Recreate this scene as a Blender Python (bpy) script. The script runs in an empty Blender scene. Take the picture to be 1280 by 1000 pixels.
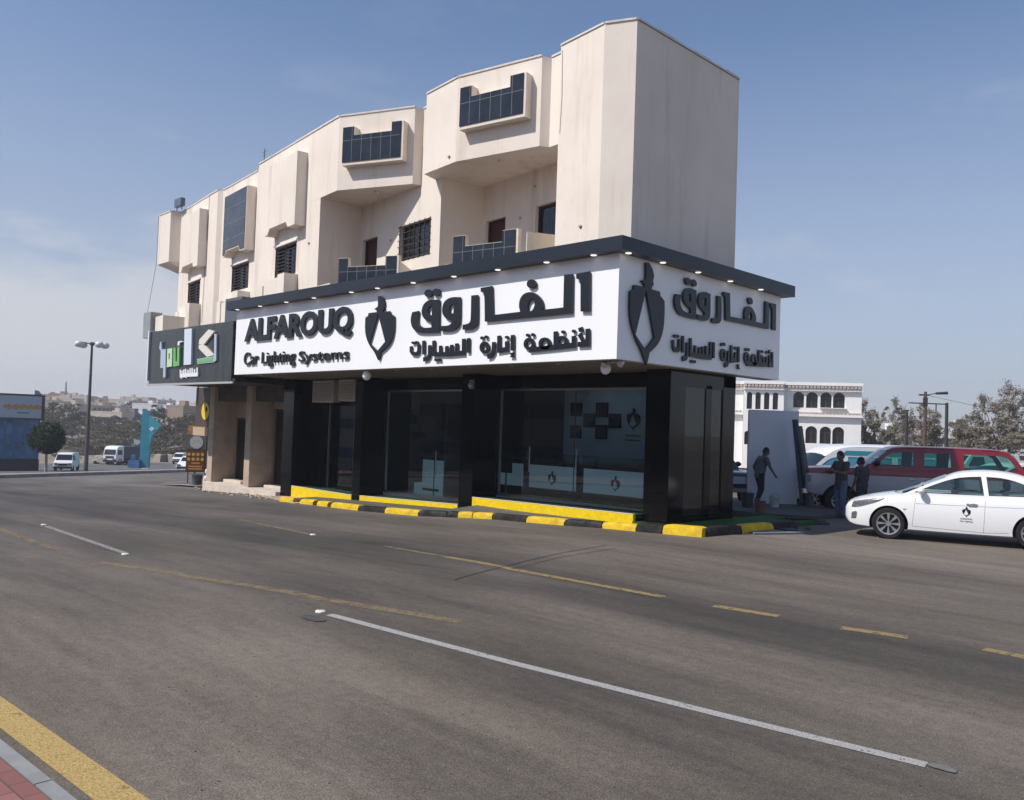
import bpy, bmesh, math, random
from mathutils import Vector, Matrix
from mathutils.geometry import tessellate_polygon
R = math.radians
rnd = random.Random(7)
SC = bpy.context.scene
COL = SC.collection

# ------------------------------------------------------------------ camera
F_PX, YAW, PITCH, ROLL = 1072.1, 0.78549, 0.03284, 0.03408
CAM = Vector((10.941, -13.933, 2.3))
_fw = Vector((-math.sin(YAW)*math.cos(PITCH), math.cos(YAW)*math.cos(PITCH), math.sin(PITCH)))
_r0 = Vector((math.cos(YAW), math.sin(YAW), 0)); _u0 = _r0.cross(_fw)
_rt = _r0*math.cos(ROLL) + _u0*math.sin(ROLL); _up = -_r0*math.sin(ROLL) + _u0*math.cos(ROLL)
cd = bpy.data.cameras.new("camera"); cam = bpy.data.objects.new("camera", cd); COL.objects.link(cam)
cd.sensor_fit = 'HORIZONTAL'; cd.sensor_width = 36; cd.lens = 36*F_PX/1280
cd.clip_start = 0.1; cd.clip_end = 5000
m = Matrix((_rt, _up, -_fw)).transposed().to_4x4(); m.translation = CAM
cam.matrix_world = m
SC.camera = cam

# ------------------------------------------------------------------ light
SUN_EL, SUN_AZ = R(48.6), R(20)          # azimuth measured from the front facade's normal, towards -X
sun_from = Vector((-math.sin(SUN_AZ)*math.cos(SUN_EL), -math.cos(SUN_AZ)*math.cos(SUN_EL), math.sin(SUN_EL)))
sl = bpy.data.lights.new("sun", 'SUN'); so = bpy.data.objects.new("sun", sl); COL.objects.link(so)
sl.energy = 3.6; sl.angle = R(0.5); sl.color = (1.0, 0.955, 0.90)
so.rotation_euler = sun_from.to_track_quat('Z', 'Y').to_euler()
W = bpy.data.worlds.new("World"); SC.world = W; W.use_nodes = True
nt = W.node_tree; nt.nodes.clear()
def N(t, kind, **kw):
    n = t.nodes.new(kind)
    for k, v in kw.items(): setattr(n, k, v)
    return n
sky = N(nt, 'ShaderNodeTexSky', sky_type='NISHITA'); sky.sun_disc = False
sky.sun_elevation = SUN_EL
sky.sun_rotation = math.atan2(sun_from.x, sun_from.y)
sky.air_density = 1.0; sky.dust_density = 2.0; sky.ozone_density = 1.6; sky.altitude = 2000
bg = N(nt, 'ShaderNodeBackground'); bg.inputs[1].default_value = 0.115
# thin high cloud: streaks and low banks, part of the sky
tc = N(nt, 'ShaderNodeTexCoord'); mp = N(nt, 'ShaderNodeMapping'); mp.inputs['Scale'].default_value = (1, 1, 3.2)
ns = N(nt, 'ShaderNodeTexNoise'); ns.inputs['Scale'].default_value = 4.2; ns.inputs['Detail'].default_value = 9; ns.inputs['Roughness'].default_value = .58
rp = N(nt, 'ShaderNodeValToRGB'); rp.color_ramp.elements[0].position = .54; rp.color_ramp.elements[1].position = .74
sep = N(nt, 'ShaderNodeSeparateXYZ')
low = N(nt, 'ShaderNodeMapRange'); low.inputs[1].default_value = 0.0; low.inputs[2].default_value = .40; low.inputs[3].default_value = .95; low.inputs[4].default_value = .10
side = N(nt, 'ShaderNodeMapRange'); side.inputs[1].default_value = .2; side.inputs[2].default_value = -.95; side.inputs[3].default_value = .35; side.inputs[4].default_value = 1.0
mu = N(nt, 'ShaderNodeMath', operation='MULTIPLY'); mu2 = N(nt, 'ShaderNodeMath', operation='MULTIPLY')
hz = N(nt, 'ShaderNodeMapRange'); hz.inputs[1].default_value = -.02; hz.inputs[2].default_value = .42; hz.inputs[3].default_value = .92; hz.inputs[4].default_value = .0
mxh = N(nt, 'ShaderNodeMixRGB'); mxh.inputs[2].default_value = (3.05, 3.15, 3.6, 1)
mx = N(nt, 'ShaderNodeMixRGB'); mx.inputs[2].default_value = (4.85, 4.88, 5.05, 1)
L = nt.links.new
L(tc.outputs['Generated'], mp.inputs[0]); L(mp.outputs[0], ns.inputs[0])
L(tc.outputs['Generated'], sep.inputs[0]); L(sep.outputs[2], low.inputs[0]); L(sep.outputs[0], side.inputs[0]); L(sep.outputs[2], hz.inputs[0])
bk = N(nt, 'ShaderNodeMapRange'); bk.inputs[1].default_value = .165; bk.inputs[2].default_value = .085; bk.inputs[3].default_value = 0.0; bk.inputs[4].default_value = .60
bs_ = N(nt, 'ShaderNodeMapRange'); bs_.inputs[1].default_value = -.45; bs_.inputs[2].default_value = -.92; bs_.inputs[3].default_value = 0.0; bs_.inputs[4].default_value = 1.0
bm1 = N(nt, 'ShaderNodeMath', operation='MULTIPLY'); L(sep.outputs[2], bk.inputs[0]); L(sep.outputs[0], bs_.inputs[0]); L(bk.outputs[0], bm1.inputs[0]); L(bs_.outputs[0], bm1.inputs[1])
bm2 = N(nt, 'ShaderNodeMath', operation='ADD'); L(ns.outputs[0], bm2.inputs[0]); L(bm1.outputs[0], bm2.inputs[1]); L(bm2.outputs[0], rp.inputs[0])
L(rp.outputs[0], mu.inputs[0]); L(low.outputs[0], mu.inputs[1]); L(mu.outputs[0], mu2.inputs[0]); L(side.outputs[0], mu2.inputs[1])
L(hz.outputs[0], mxh.inputs[0]); L(sky.outputs[0], mxh.inputs[1])
L(mu2.outputs[0], mx.inputs[0]); L(mxh.outputs[0], mx.inputs[1]); L(mx.outputs[0], bg.inputs[0])
ow = N(nt, 'ShaderNodeOutputWorld'); L(bg.outputs[0], ow.inputs[0])
SC.view_settings.view_transform = 'Standard'; SC.view_settings.look = 'None'
SC.view_settings.exposure = 0.36; SC.view_settings.gamma = 1.0; SC.view_settings.use_curve_mapping = False

# ------------------------------------------------------------------ measuring: photo pixel -> point on a plane / the ground
def ray(u, v):
    return _fw + _rt*((u-640)/F_PX) - _up*((v-500)/F_PX)
def un(u, v, ax, val):
    d = ray(u, v); t = (val-CAM[ax])/d[ax]
    return CAM + d*t
def g(x, y=0):
    pts = GP
    if x >= pts[0][0]: return pts[0][1]
    for (xa, za), (xb, zb) in zip(pts, pts[1:]):
        if x >= xb: return za+(zb-za)*(x-xa)/(xb-xa)
    return pts[-1][1]
GP = [(200, .12), (1, .12), (-25, -.74), (-60, -2.3), (-115, -5.2), (-170, -5.6), (-240, -2.4), (-330, 2.0), (-430, 5.2), (-560, 6.5), (-900, 8)]
def G(u, v, dz=0.0):
    d = ray(u, v); z = 0
    for _ in range(80):
        p = CAM + d*((z-CAM.z)/d.z); z = .6*z + .4*(g(p.x)+dz)
    return p
def at(u, depth, z=None):
    """a point on the vertical line seen at column u of the horizon, DEPTH metres in front"""
    d = ray(u, 537); t = depth/d.dot(_fw); p = CAM + d*t
    p.z = g(p.x) if z is None else z
    return p

# ------------------------------------------------------------------ materials
MATS = {}
def mat(name, col, rough=.7, var=0.0, scale=8, metal=0.0, spec=.5, bump=0.0, bscale=None, coat=0.0, col2=None, detail=6, stretch=None, emit=None, trans=0.0, alpha=1.0, ior=1.45):
    if name in MATS: return MATS[name]
    m = bpy.data.materials.new(name); m.use_nodes = True; t = m.node_tree; b = t.nodes['Principled BSDF']; l = t.links.new
    b.inputs['Base Color'].default_value = (*col, 1); b.inputs['Roughness'].default_value = rough
    b.inputs['Metallic'].default_value = metal; b.inputs['Specular IOR Level'].default_value = spec
    b.inputs['Coat Weight'].default_value = coat; b.inputs['Coat Roughness'].default_value = .05
    b.inputs['IOR'].default_value = ior
    if trans: b.inputs['Transmission Weight'].default_value = trans
    if emit: b.inputs['Emission Color'].default_value = (*emit[:3], 1); b.inputs['Emission Strength'].default_value = emit[3]
    if var or bump or col2:
        tx = N(t, 'ShaderNodeTexCoord'); mpn = N(t, 'ShaderNodeMapping'); l(tx.outputs['Object'], mpn.inputs[0])
        if stretch: mpn.inputs['Scale'].default_value = stretch
        n1 = N(t, 'ShaderNodeTexNoise'); n1.inputs['Scale'].default_value = scale; n1.inputs['Detail'].default_value = detail; n1.inputs['Roughness'].default_value = .62
        l(mpn.outputs[0], n1.inputs[0])
        if var or col2:
            c = N(t, 'ShaderNodeValToRGB'); e = c.color_ramp.elements
            c2 = col2 or tuple(min(1, x*(1+var)) for x in col); c1 = col if col2 else tuple(x*(1-var) for x in col)
            e[0].position = .36; e[1].position = .66; e[0].color = (*c1, 1); e[1].color = (*c2, 1)
            l(n1.outputs[0], c.inputs[0]); l(c.outputs[0], b.inputs['Base Color'])
        if bump:
            n2 = N(t, 'ShaderNodeTexNoise'); n2.inputs['Scale'].default_value = bscale or scale*5; n2.inputs['Detail'].default_value = 5
            l(tx.outputs['Object'], n2.inputs[0])
            bp = N(t, 'ShaderNodeBump'); bp.inputs['Strength'].default_value = bump; bp.inputs['Distance'].default_value = .02
            l(n2.outputs[0], bp.inputs['Height']); l(bp.outputs[0], b.inputs['Normal'])
    MATS[name] = m
    return m
def glass(name, tint=(.75, .85, .85), fac=.72, rough=.02):
    """thin pane: mostly see-through, with a real mirror coat"""
    if name in MATS: return MATS[name]
    m = bpy.data.materials.new(name); m.use_nodes = True; t = m.node_tree; t.nodes.clear(); l = t.links.new
    o = N(t, 'ShaderNodeOutputMaterial'); tr = N(t, 'ShaderNodeBsdfTransparent'); tr.inputs[0].default_value = (*tint, 1)
    gl = N(t, 'ShaderNodeBsdfGlossy'); gl.inputs['Roughness'].default_value = rough; gl.inputs[0].default_value = (1, 1, 1, 1)
    df = N(t, 'ShaderNodeBsdfDiffuse'); df.inputs[0].default_value = (.02, .025, .025, 1)
    fr = N(t, 'ShaderNodeFresnel'); ge = N(t, 'ShaderNodeNewGeometry'); im = N(t, 'ShaderNodeMapRange'); im.inputs[3].default_value = 1.5; im.inputs[4].default_value = 1/1.5; l(ge.outputs['Backfacing'], im.inputs[0]); l(im.outputs[0], fr.inputs[0])
    m1 = N(t, 'ShaderNodeMixShader'); m1.inputs[0].default_value = 1-fac
    m2 = N(t, 'ShaderNodeMixShader')
    l(tr.outputs[0], m1.inputs[1]); l(df.outputs[0], m1.inputs[2]); l(fr.outputs[0], m2.inputs[0]); l(m1.outputs[0], m2.inputs[1]); l(gl.outputs[0], m2.inputs[2]); l(m2.outputs[0], o.inputs[0])
    MATS[name] = m
    return m

# ------------------------------------------------------------------ meshes
class Fr:
    """a vertical wall frame: s along A->B, d outwards (to the right-hand side seen from above: towards the street), z up"""
    def __init__(s, A, B):
        s.A = Vector((A[0], A[1])); v = Vector((B[0], B[1]))-s.A; s.L = v.length; s.t = v/s.L; s.n = Vector((s.t.y, -s.t.x))
    def __call__(s, a, d, z):
        p = s.A + s.t*a + s.n*d
        return (p.x, p.y, z)
class MB:
    def __init__(s): s.v = []; s.f = []; s.m = []
    def add(s, vs, fs, mi=0):
        b = len(s.v); s.v += [tuple(x) for x in vs]; s.f += [tuple(i+b for i in f) for f in fs]; s.m += [mi]*len(fs); return s
    def hexa(s, p, mi=0):
        return s.add(p, [(0, 3, 2, 1), (4, 5, 6, 7), (0, 1, 5, 4), (1, 2, 6, 5), (2, 3, 7, 6), (3, 0, 4, 7)], mi)
    def box(s, x0, x1, y0, y1, z0, z1, mi=0):
        return s.hexa([(x0, y0, z0), (x1, y0, z0), (x1, y1, z0), (x0, y1, z0), (x0, y0, z1), (x1, y0, z1), (x1, y1, z1), (x0, y1, z1)], mi)
    def fbox(s, F, a0, a1, d0, d1, z0, z1, mi=0):
        return s.hexa([F(a0, d1, z0), F(a1, d1, z0), F(a1, d0, z0), F(a0, d0, z0), F(a0, d1, z1), F(a1, d1, z1), F(a1, d0, z1), F(a0, d0, z1)], mi)
    def prism(s, poly, z0, z1, mi=0):
        n = len(poly); a = sum(poly[i][0]*poly[(i+1) % n][1]-poly[(i+1) % n][0]*poly[i][1] for i in range(n))
        if a < 0: poly = poly[::-1]
        tris = tessellate_polygon([[Vector((p[0], p[1], 0)) for p in poly]])
        f = lambda z, i: z(poly[i]) if callable(z) else z
        vs = [(p[0], p[1], f(z0, i)) for i, p in enumerate(poly)] + [(p[0], p[1], f(z1, i)) for i, p in enumerate(poly)]
        fs = []
        for t in tris:
            p, q, r = (Vector(poly[i]).to_3d() for i in t)
            if (q-p).cross(r-p).z < 0: t = t[::-1]
            fs.append(tuple(t[::-1])); fs.append(tuple(i+n for i in t))
        for i in range(n): j = (i+1) % n; fs.append((i, j, j+n, i+n))
        return s.add(vs, fs, mi)
    def plate(s, contours, fn, d0, d1, mi=0):
        """contours (outer first, then holes) in 2-D, thickened from depth d0 to d1; fn(x, y, d) -> world"""
        flat = [p for c in contours for p in c]; n = len(flat)
        tris = tessellate_polygon([[Vector((p[0], p[1], 0)) for p in c] for c in contours])
        vs = [fn(p[0], p[1], d0) for p in flat] + [fn(p[0], p[1], d1) for p in flat]
        fs = []
        for t in tris: fs.append(tuple(t)); fs.append(tuple(i+n for i in t[::-1]))
        o = 0
        for c in contours:
            k = len(c)
            for i in range(k): j = (i+1) % k; fs.append((o+i, o+j, o+j+n, o+i+n))
            o += k
        return s.add(vs, fs, mi)
    def tube(s, pts, rad, n=10, mi=0, caps=True):
        pts = [Vector(p) for p in pts]; rad = rad if isinstance(rad, (list, tuple)) else [rad]*len(pts)
        vs = []; fs = []; ref = None
        for i, p in enumerate(pts):
            d = (pts[min(i+1, len(pts)-1)]-pts[max(i-1, 0)]).normalized()
            if ref is None: ref = d.orthogonal().normalized()
            ref = (ref - d*ref.dot(d)); ref = ref.normalized() if ref.length > 1e-6 else d.orthogonal().normalized()
            b = d.cross(ref)
            for k in range(n):
                a = 2*math.pi*k/n; vs.append(p + (ref*math.cos(a)+b*math.sin(a))*rad[i])
        for i in range(len(pts)-1):
            for k in range(n):
                k2 = (k+1) % n; fs.append((i*n+k, i*n+k2, (i+1)*n+k2, (i+1)*n+k))
        if caps: fs.append(tuple(range(n))[::-1]); fs.append(tuple((len(pts)-1)*n+k for k in range(n)))
        return s.add(vs, fs, mi)
    def ball(s, c, r, n=12, mi=0, rot=None):
        r = r if isinstance(r, (tuple, list)) else (r, r, r); vs = []; fs = []; h = max(4, n//2+1)
        for i in range(h+1):
            th = math.pi*i/h
            for k in range(n):
                a = 2*math.pi*k/n; q = Vector((r[0]*math.sin(th)*math.cos(a), r[1]*math.sin(th)*math.sin(a), r[2]*math.cos(th)))
                if rot: q = rot @ q
                vs.append(Vector(c)+q)
        for i in range(h):
            for k in range(n):
                k2 = (k+1) % n; fs.append((i*n+k, (i+1)*n+k, (i+1)*n+k2, i*n+k2))
        return s.add(vs, fs, mi)
    def lathe(s, prof, c, ax='y', n=32, mi=0):
        """profile [(r, h)...] turned about the axis through c"""
        vs = []; fs = []
        for r, h in prof:
            for k in range(n):
                a = 2*math.pi*k/n; x, y = r*math.cos(a), r*math.sin(a)
                vs.append({'y': (c[0]+x, c[1]+h, c[2]+y), 'z': (c[0]+x, c[1]+y, c[2]+h), 'x': (c[0]+h, c[1]+x, c[2]+y)}[ax])
        for i in range(len(prof)-1):
            for k in range(n):
                k2 = (k+1) % n; fs.append((i*n+k, i*n+k2, (i+1)*n+k2, (i+1)*n+k))
        return s.add(vs, fs, mi)
    def grid(s, rows, mi=0, closed=False):
        n = len(rows[0]); vs = [p for r in rows for p in r]; fs = []
        for i in range(len(rows)-1):
            for k in range(n-1 if not closed else n):
                k2 = (k+1) % n; fs.append((i*n+k, i*n+k2, (i+1)*n+k2, (i+1)*n+k))
        return s.add(vs, fs, mi)
    def mesh(s, name, mats, smooth=None, fix=True):
        me = bpy.data.meshes.new(name); me.from_pydata(s.v, [], s.f)
        for x in (mats if isinstance(mats, (list, tuple)) else [mats]): me.materials.append(x)
        me.polygons.foreach_set('material_index', s.m)
        if fix:
            bm = bmesh.new(); bm.from_mesh(me)
            bmesh.ops.remove_doubles(bm, verts=bm.verts, dist=1e-5)
            bmesh.ops.recalc_face_normals(bm, faces=bm.faces); bm.to_mesh(me); bm.free()
        if smooth is not None:
            me.polygons.foreach_set('use_smooth', [True]*len(me.polygons)); me.set_sharp_from_angle(angle=R(smooth))
        me.update(); return me
    def build(s, name, mats, parent=None, smooth=None, bevel=0, fix=True):
        o = bpy.data.objects.new(name, s.mesh(name, mats, smooth, fix)); COL.objects.link(o)
        if bevel:
            b = o.modifiers.new('bevel', 'BEVEL'); b.width = bevel; b.segments = 2; b.limit_method = 'ANGLE'; b.angle_limit = R(40)
        if parent is not None: o.parent = parent
        return o
def thing(name, label, cat, loc=(0, 0, 0), rz=0, group=None):
    o = bpy.data.objects.new(name, None); COL.objects.link(o); o.empty_display_size = .2
    o.location = loc; o.rotation_euler = (0, 0, rz); o['label'] = label; o['category'] = cat
    if group: o['group'] = group
    return o
def tag(o, label, cat, group=None):
    o['label'] = label; o['category'] = cat
    if group: o['group'] = group
    return o
def kind(o, k): o['kind'] = k; return o
def copy_tree(o, parent=None):
    c = o.copy(); COL.objects.link(c)
    if parent is not None: c.parent = parent
    for ch in list(o.children): copy_tree(ch, c)
    return c
def evaluated(o, name, drop=True):
    """the object's mesh with its modifiers applied"""
    bpy.context.view_layer.update(); dg = bpy.context.evaluated_depsgraph_get()
    me = bpy.data.meshes.new_from_object(o.evaluated_get(dg)); me.name = name
    if drop: bpy.data.objects.remove(o, do_unlink=True)
    return me
def stroke(pts, w):
    """outline of a thick mitred polyline"""
    pts = [Vector(p) for p in pts]; h = w/2; Lf = []; Rt = []
    for i, p in enumerate(pts):
        a = (p-pts[i-1]).normalized() if i else None; b = (pts[i+1]-p).normalized() if i < len(pts)-1 else None
        if a is None: n = Vector((-b.y, b.x)); k = 1
        elif b is None: n = Vector((-a.y, a.x)); k = 1
        else:
            n = Vector((-a.y, a.x))+Vector((-b.y, b.x)); n = n.normalized() if n.length > 1e-6 else Vector((-a.y, a.x))
            k = 1/max(.5, n.dot(Vector((-a.y, a.x))))
        Lf.append(tuple(p+n*h*k)); Rt.append(tuple(p-n*h*k))
    return Lf + Rt[::-1]
def ell(cx, cy, rx, ry, n=20, rot=0):
    return [(cx+rx*math.cos(t)*math.cos(rot)-ry*math.sin(t)*math.sin(rot), cy+rx*math.cos(t)*math.sin(rot)+ry*math.sin(t)*math.cos(rot)) for t in (2*math.pi*i/n for i in range(n))]
def smooth_poly(c, it=2, keep=55):
    """Chaikin corner cutting that keeps the corners sharper than KEEP degrees"""
    for _ in range(it):
        o = []
        n = len(c)
        for i in range(n):
            p, q, r = Vector(c[i-1]), Vector(c[i]), Vector(c[(i+1) % n])
            if (q-p).length < 1e-6 or (r-q).length < 1e-6: continue
            if (q-p).angle(r-q) > R(keep): o.append(tuple(q))
            else: o.append(tuple(q.lerp(p, .25))); o.append(tuple(q.lerp(r, .25)))
        c = o
    return c
def text_mesh(body, extrude, offset=0.0, spacing=1.0):
    cu = bpy.data.curves.new('txt', 'FONT'); cu.body = body; cu.size = 1; cu.extrude = extrude; cu.offset = offset; cu.space_character = spacing
    cu.resolution_u = 4
    o = bpy.data.objects.new('txt', cu); COL.objects.link(o)
    me = evaluated(o, 'txt'); bpy.data.curves.remove(cu)
    vs = [v.co.copy() for v in me.vertices]; fs = [tuple(p.vertices) for p in me.polygons]; bpy.data.meshes.remove(me)
    return vs, fs
def put_text(mb, body, x0, x1, y0, y1, fn, depth=.02, offset=0.0, mi=0, spacing=1.0):
    """text fitted to a rectangle of the plane; fn(x, y, d) -> world"""
    vs, fs = text_mesh(body, .5, offset, spacing)
    ax = min(v.x for v in vs); bx = max(v.x for v in vs); ay = min(v.y for v in vs); by = max(v.y for v in vs)
    mb.add([fn(x0+(v.x-ax)/(bx-ax)*(x1-x0), y0+(v.y-ay)/(by-ay)*(y1-y0), (v.z+.5)*depth) for v in vs], fs, mi)
# ================================================================== the corner building
def render_mat(name, col):
    m = mat(name, col, .88, bump=.14, bscale=40); t = m.node_tree; b = t.nodes['Principled BSDF']; l = t.links.new; tx = N(t, 'ShaderNodeTexCoord'); last = None
    # cloudy dust, drip streaks under the ledges, small scuffs: dirt that belongs to the wall
    for sc, st, det, p0, p1, dark in ((.55, (1, 1, .8), 9, .36, .68, (.90, .885, .865)), (1.6, (1, 1, .10), 7, .54, .78, (.74, .70, .66)), (5.5, (1, 1, .6), 6, .60, .80, (.88, .86, .83))):
        mp_ = N(t, 'ShaderNodeMapping'); mp_.inputs['Scale'].default_value = st; l(tx.outputs['Object'], mp_.inputs[0])
        n = N(t, 'ShaderNodeTexNoise'); n.inputs['Scale'].default_value = sc; n.inputs['Detail'].default_value = det; n.inputs['Roughness'].default_value = .66; l(mp_.outputs[0], n.inputs[0])
        c = N(t, 'ShaderNodeValToRGB'); e = c.color_ramp.elements; e[0].position = p0; e[1].position = p1; e[0].color = (1.0, 1.0, 1.0, 1); e[1].color = (*dark, 1); l(n.outputs[0], c.inputs[0])
        x = N(t, 'ShaderNodeMixRGB', blend_type='MULTIPLY'); x.inputs[0].default_value = 1
        if last is None: x.inputs[1].default_value = (*col, 1)
        else: l(last, x.inputs[1])
        l(c.outputs[0], x.inputs[2]); last = x.outputs[0]
    l(last, b.inputs['Base Color']); return m
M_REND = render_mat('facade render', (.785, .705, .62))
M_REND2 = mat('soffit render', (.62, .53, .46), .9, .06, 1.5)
M_COPE = mat('coping stone', (.62, .58, .54), .8, .1, 5)
M_TILE = mat('black tile', (.016, .021, .032), .16, .35, 2.2)
M_GROUT = mat('grout', (.20, .20, .20), .9)
M_TRIM = mat('pale trim', (.72, .64, .55), .8, .05, 6)
M_DARK = mat('dark frame', (.022, .018, .016), .5)
M_WGLASS = mat('window glass', (.018, .018, .02), .08, .3, 3)
M_DOOR = mat('maroon door', (.060, .016, .014), .55, .2, 6, stretch=(6, 6, 1))
M_BLACK = mat('black gloss cladding', (.003, .003, .004), .10, spec=.35)
M_ALU = mat('aluminium', (.42, .43, .44), .35, metal=.9)
M_STONE = mat('beige stone cladding', (.45, .355, .27), .7, .12, 2.5, bump=.05)
M_PLINTH = mat('plinth stone', (.60, .52, .44), .75, .10, 4, bump=.1)
M_TURF = mat('artificial turf', (.012, .045, .010), .95, .35, 60, bump=.8, bscale=300)  # mat green darkened, shade under the sign put into the colour
M_YEL = mat('yellow paint', (.80, .56, .004), .55, .10, 9, bump=.15, bscale=30)
M_GLASS = glass('shop glass', (.80, .86, .88), .93)

M_GLASS2 = glass('dark side glass', (.35, .38, .38), .6)
bld = thing('commercial_building', 'three-storey beige rendered corner building with black tiled balcony boxes above a shop', 'building', (-12, 3, g(-12)))
BI = Matrix.Translation(bld.location).inverted()
def bpart(mb, name, mats, parent=None, **k):
    o = mb.build(name, mats, bld if parent is None else parent, **k)
    if parent is None: o.matrix_parent_inverse = BI
    return o
def ws(F, u, v, d=0.0):
    n = F.n; A = F.A + n*d; r = ray(u, v)
    t = ((A.x-CAM.x)*n.x+(A.y-CAM.y)*n.y)/(r.x*n.x+r.y*n.y); p = CAM+r*t
    return ((Vector((p.x, p.y))-F.A).dot(F.t), p.z)

FH = Fr((-26.56, 2.33), (-21.72, 1.66)); FG = Fr((-21.54, 1.80), (-17.96, 1.37)); FA = Fr((-17.2, .99), (-10.83, .15))
FB = Fr((-10.83, .15), (-8.46, 1.13)); FW = Fr((-11.94, 1.84), (-7.30, 1.25)); FC = Fr((-7.46, .74), (-5.93, .55))
FD = Fr((-5.93, .55), (-3.38, 1.03)); FR = Fr((-7.08, 2.65), (-2.95, 2.14)); FE = Fr((-2.66, .915), (-1.18, .72)); FF = Fr((-1.18, .72), (-.51, 1.03))
ZT, ZM = 11.42, 9.2
back = [(-.50, 5.36), (-26.8, 9.0)]
s2 = [(-26.6, 2.34), (-21.72, 1.66), (-21.54, 1.80), (-17.96, 1.37), (-17.2, .99), (-11.94, .30), (-11.94, 1.84), (-7.30, 1.25), (-7.08, 2.65), (-2.95, 2.14), (-2.66, .915), (-1.18, .72), (-.51, 1.03)] + back
s3 = [(-28.12, 1.97), (-26.78, 1.93), (-26.6, 2.34), (-21.72, 1.66), (-21.54, 1.80), (-17.96, 1.37), (-17.2, .99), (-10.83, .15), (-8.46, 1.13), (-8.38, 1.39), (-7.62, 1.29), (-7.46, .74), (-5.93, .55), (-3.38, 1.03), (-3.26, 1.25), (-2.80, 1.20), (-2.66, .915), (-1.18, .72), (-.51, 1.03)] + back + [(-28.1, 8.6)]
w2 = MB().prism(s2, 3.95, ZM)
holes = []           # (frame, s0, s1, z0, z1)
def wrect(F, l, r, t, b, d=0.0, um=None):
    """pixel rectangle: left u, right u, top and bottom v at the right edge -> s0, s1, z0, z1"""
    s0 = ws(F, l, t, d)[0]; s1, zt = ws(F, r, t, d); zb = ws(F, r, b, d)[1]
    return s0, s1, zb, zt
WIN = dict(
    H=(FH,)+wrect(FH, 235.5, 250.5, 349, 381), G=(FG,)+wrect(FG, 290.5, 311.5, 326, 359), A=(FA,)+wrect(FA, 345, 371, 301, 341),
    W=(FW,)+wrect(FW, 500, 539, 271, 317))
DOORS = dict(W=(FW,)+wrect(FW, 452.5, 472, 295, 325), R1=(FR,)+wrect(FR, 606, 632, 270, 300), R2=(FR,)+wrect(FR, 670, 697, 250, 300))
for k in DOORS:
    F, a, b, z0, z1 = DOORS[k]; DOORS[k] = (F, a if a > .15 else .15, b, 6.0, z1)
wo = w2.build('cut', M_REND)
cut = MB()
for F, a, b, z0, z1 in list(WIN.values())+list(DOORS.values()): cut.fbox(F, a, b, -.28, .2, z0, z1)
co = cut.build('cutter', M_REND)
bm_ = wo.modifiers.new('b', 'BOOLEAN'); bm_.operation = 'DIFFERENCE'; bm_.object = co; bm_.solver = 'EXACT'
me = evaluated(wo, 'lower_storey_wall'); bpy.data.objects.remove(co, do_unlink=True)
o = bpy.data.objects.new('lower_storey_wall', me); COL.objects.link(o); o.parent = bld; o.matrix_parent_inverse = BI
bpart(MB().prism(s3, ZM, ZT), 'upper_storey_wall', M_REND)
# sloping underside of the end box, thin roof edge, parapet coping
cp = MB()
for i in range(len(s3)-3):
    F = Fr(s3[i], s3[i+1]); n = max(1, int(F.L/2.3)); c0 = 0
    for k in range(n):
        if F.L < .3: continue
        cp.fbox(F, F.L*k/n+.01, F.L*(k+1)/n-.012, -.16, .025, ZT+.003, ZT+.05+.012*((k*7+i*3) % 3))
F = Fr((-.51, 1.03), (-.50, 5.36))
for k in range(6): cp.fbox(F, F.L*k/6+.01, F.L*(k+1)/6-.012, -.16, .02, ZT+.003, ZT+.05+.02*(k % 2))
bpart(cp, 'coping', M_COPE)
eb = MB().prism([(-28.12, 1.97), (-26.78, 1.93), (-26.62, 2.34), (-26.62, 8.2), (-28.1, 8.4)], ZM-.02, ZM)
eb.hexa([(-28.11, 1.98, ZM-.02), (-26.79, 1.94, ZM-.02), (-26.6, 2.36, ZM-.02), (-27.9, 2.5, ZM-.02), (-27.3, 2.9, ZM-.5), (-26.9, 2.9, ZM-.5), (-26.6, 3.0, ZM-.5), (-27.3, 3.1, ZM-.5)][::1])
bpart(eb, 'box_underside', M_REND)
# lower storeys of the far end wall under the box
# tall rendered hoods over the three left windows
def hood(F, l, r, t, d, front, notch, name='window_hood'):
    """box standing proud of the wall with a stepped notch in its lower edge"""
    s0, zt = ws(F, l, t[0], d); s1, zt2 = ws(F, r, t[1], d); zt = max(zt2, 10.85)
    zb = 8.5; w = s1-s0
    c = [(s0, zt), (s0, zb), (s0+.10*w, zb), (s0+.17*w, zb+.19), (s0+.72*w, zb+.19), (s0+.78*w, zb), (s1, zb), (s1, zt)]
    mb = MB().plate([c], lambda x, y, dd: F(x, dd, y), 0.004, d)
    o = bpart(mb, name, M_REND)
    if front:
        c2 = [(s0+.04, zt-.03), (s0+.04, zb+.05), (s0+.10*w, zb+.05), (s0+.155*w, zb+.235), (s0+.735*w, zb+.235), (s0+.79*w, zb+.05), (s1-.04, zb+.05), (s1-.04, zt-.03)]
        cl = MB().plate([c2], lambda x, y, dd: F(x, dd, y), d+.002, d+.018, 0)
        for z in (9.1, 9.7, 10.3): cl.fbox(F, s0+.06, s1-.06, d+.017, d+.020, z, z+.012, 1)
        bpart(cl, 'tile_cladding', [mat('blue grey tile', (.052, .058, .075), .22, .2, 2), M_GROUT], o)
    return o
hood(FH, 227.5, 249.5, (272, 266), .36, False, 0)
hood(FG, 281, 309, (253, 238), .36, True, 0)
hood(FA, 334, 371.5, (214, 197.5), .36, False, 0)
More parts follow.
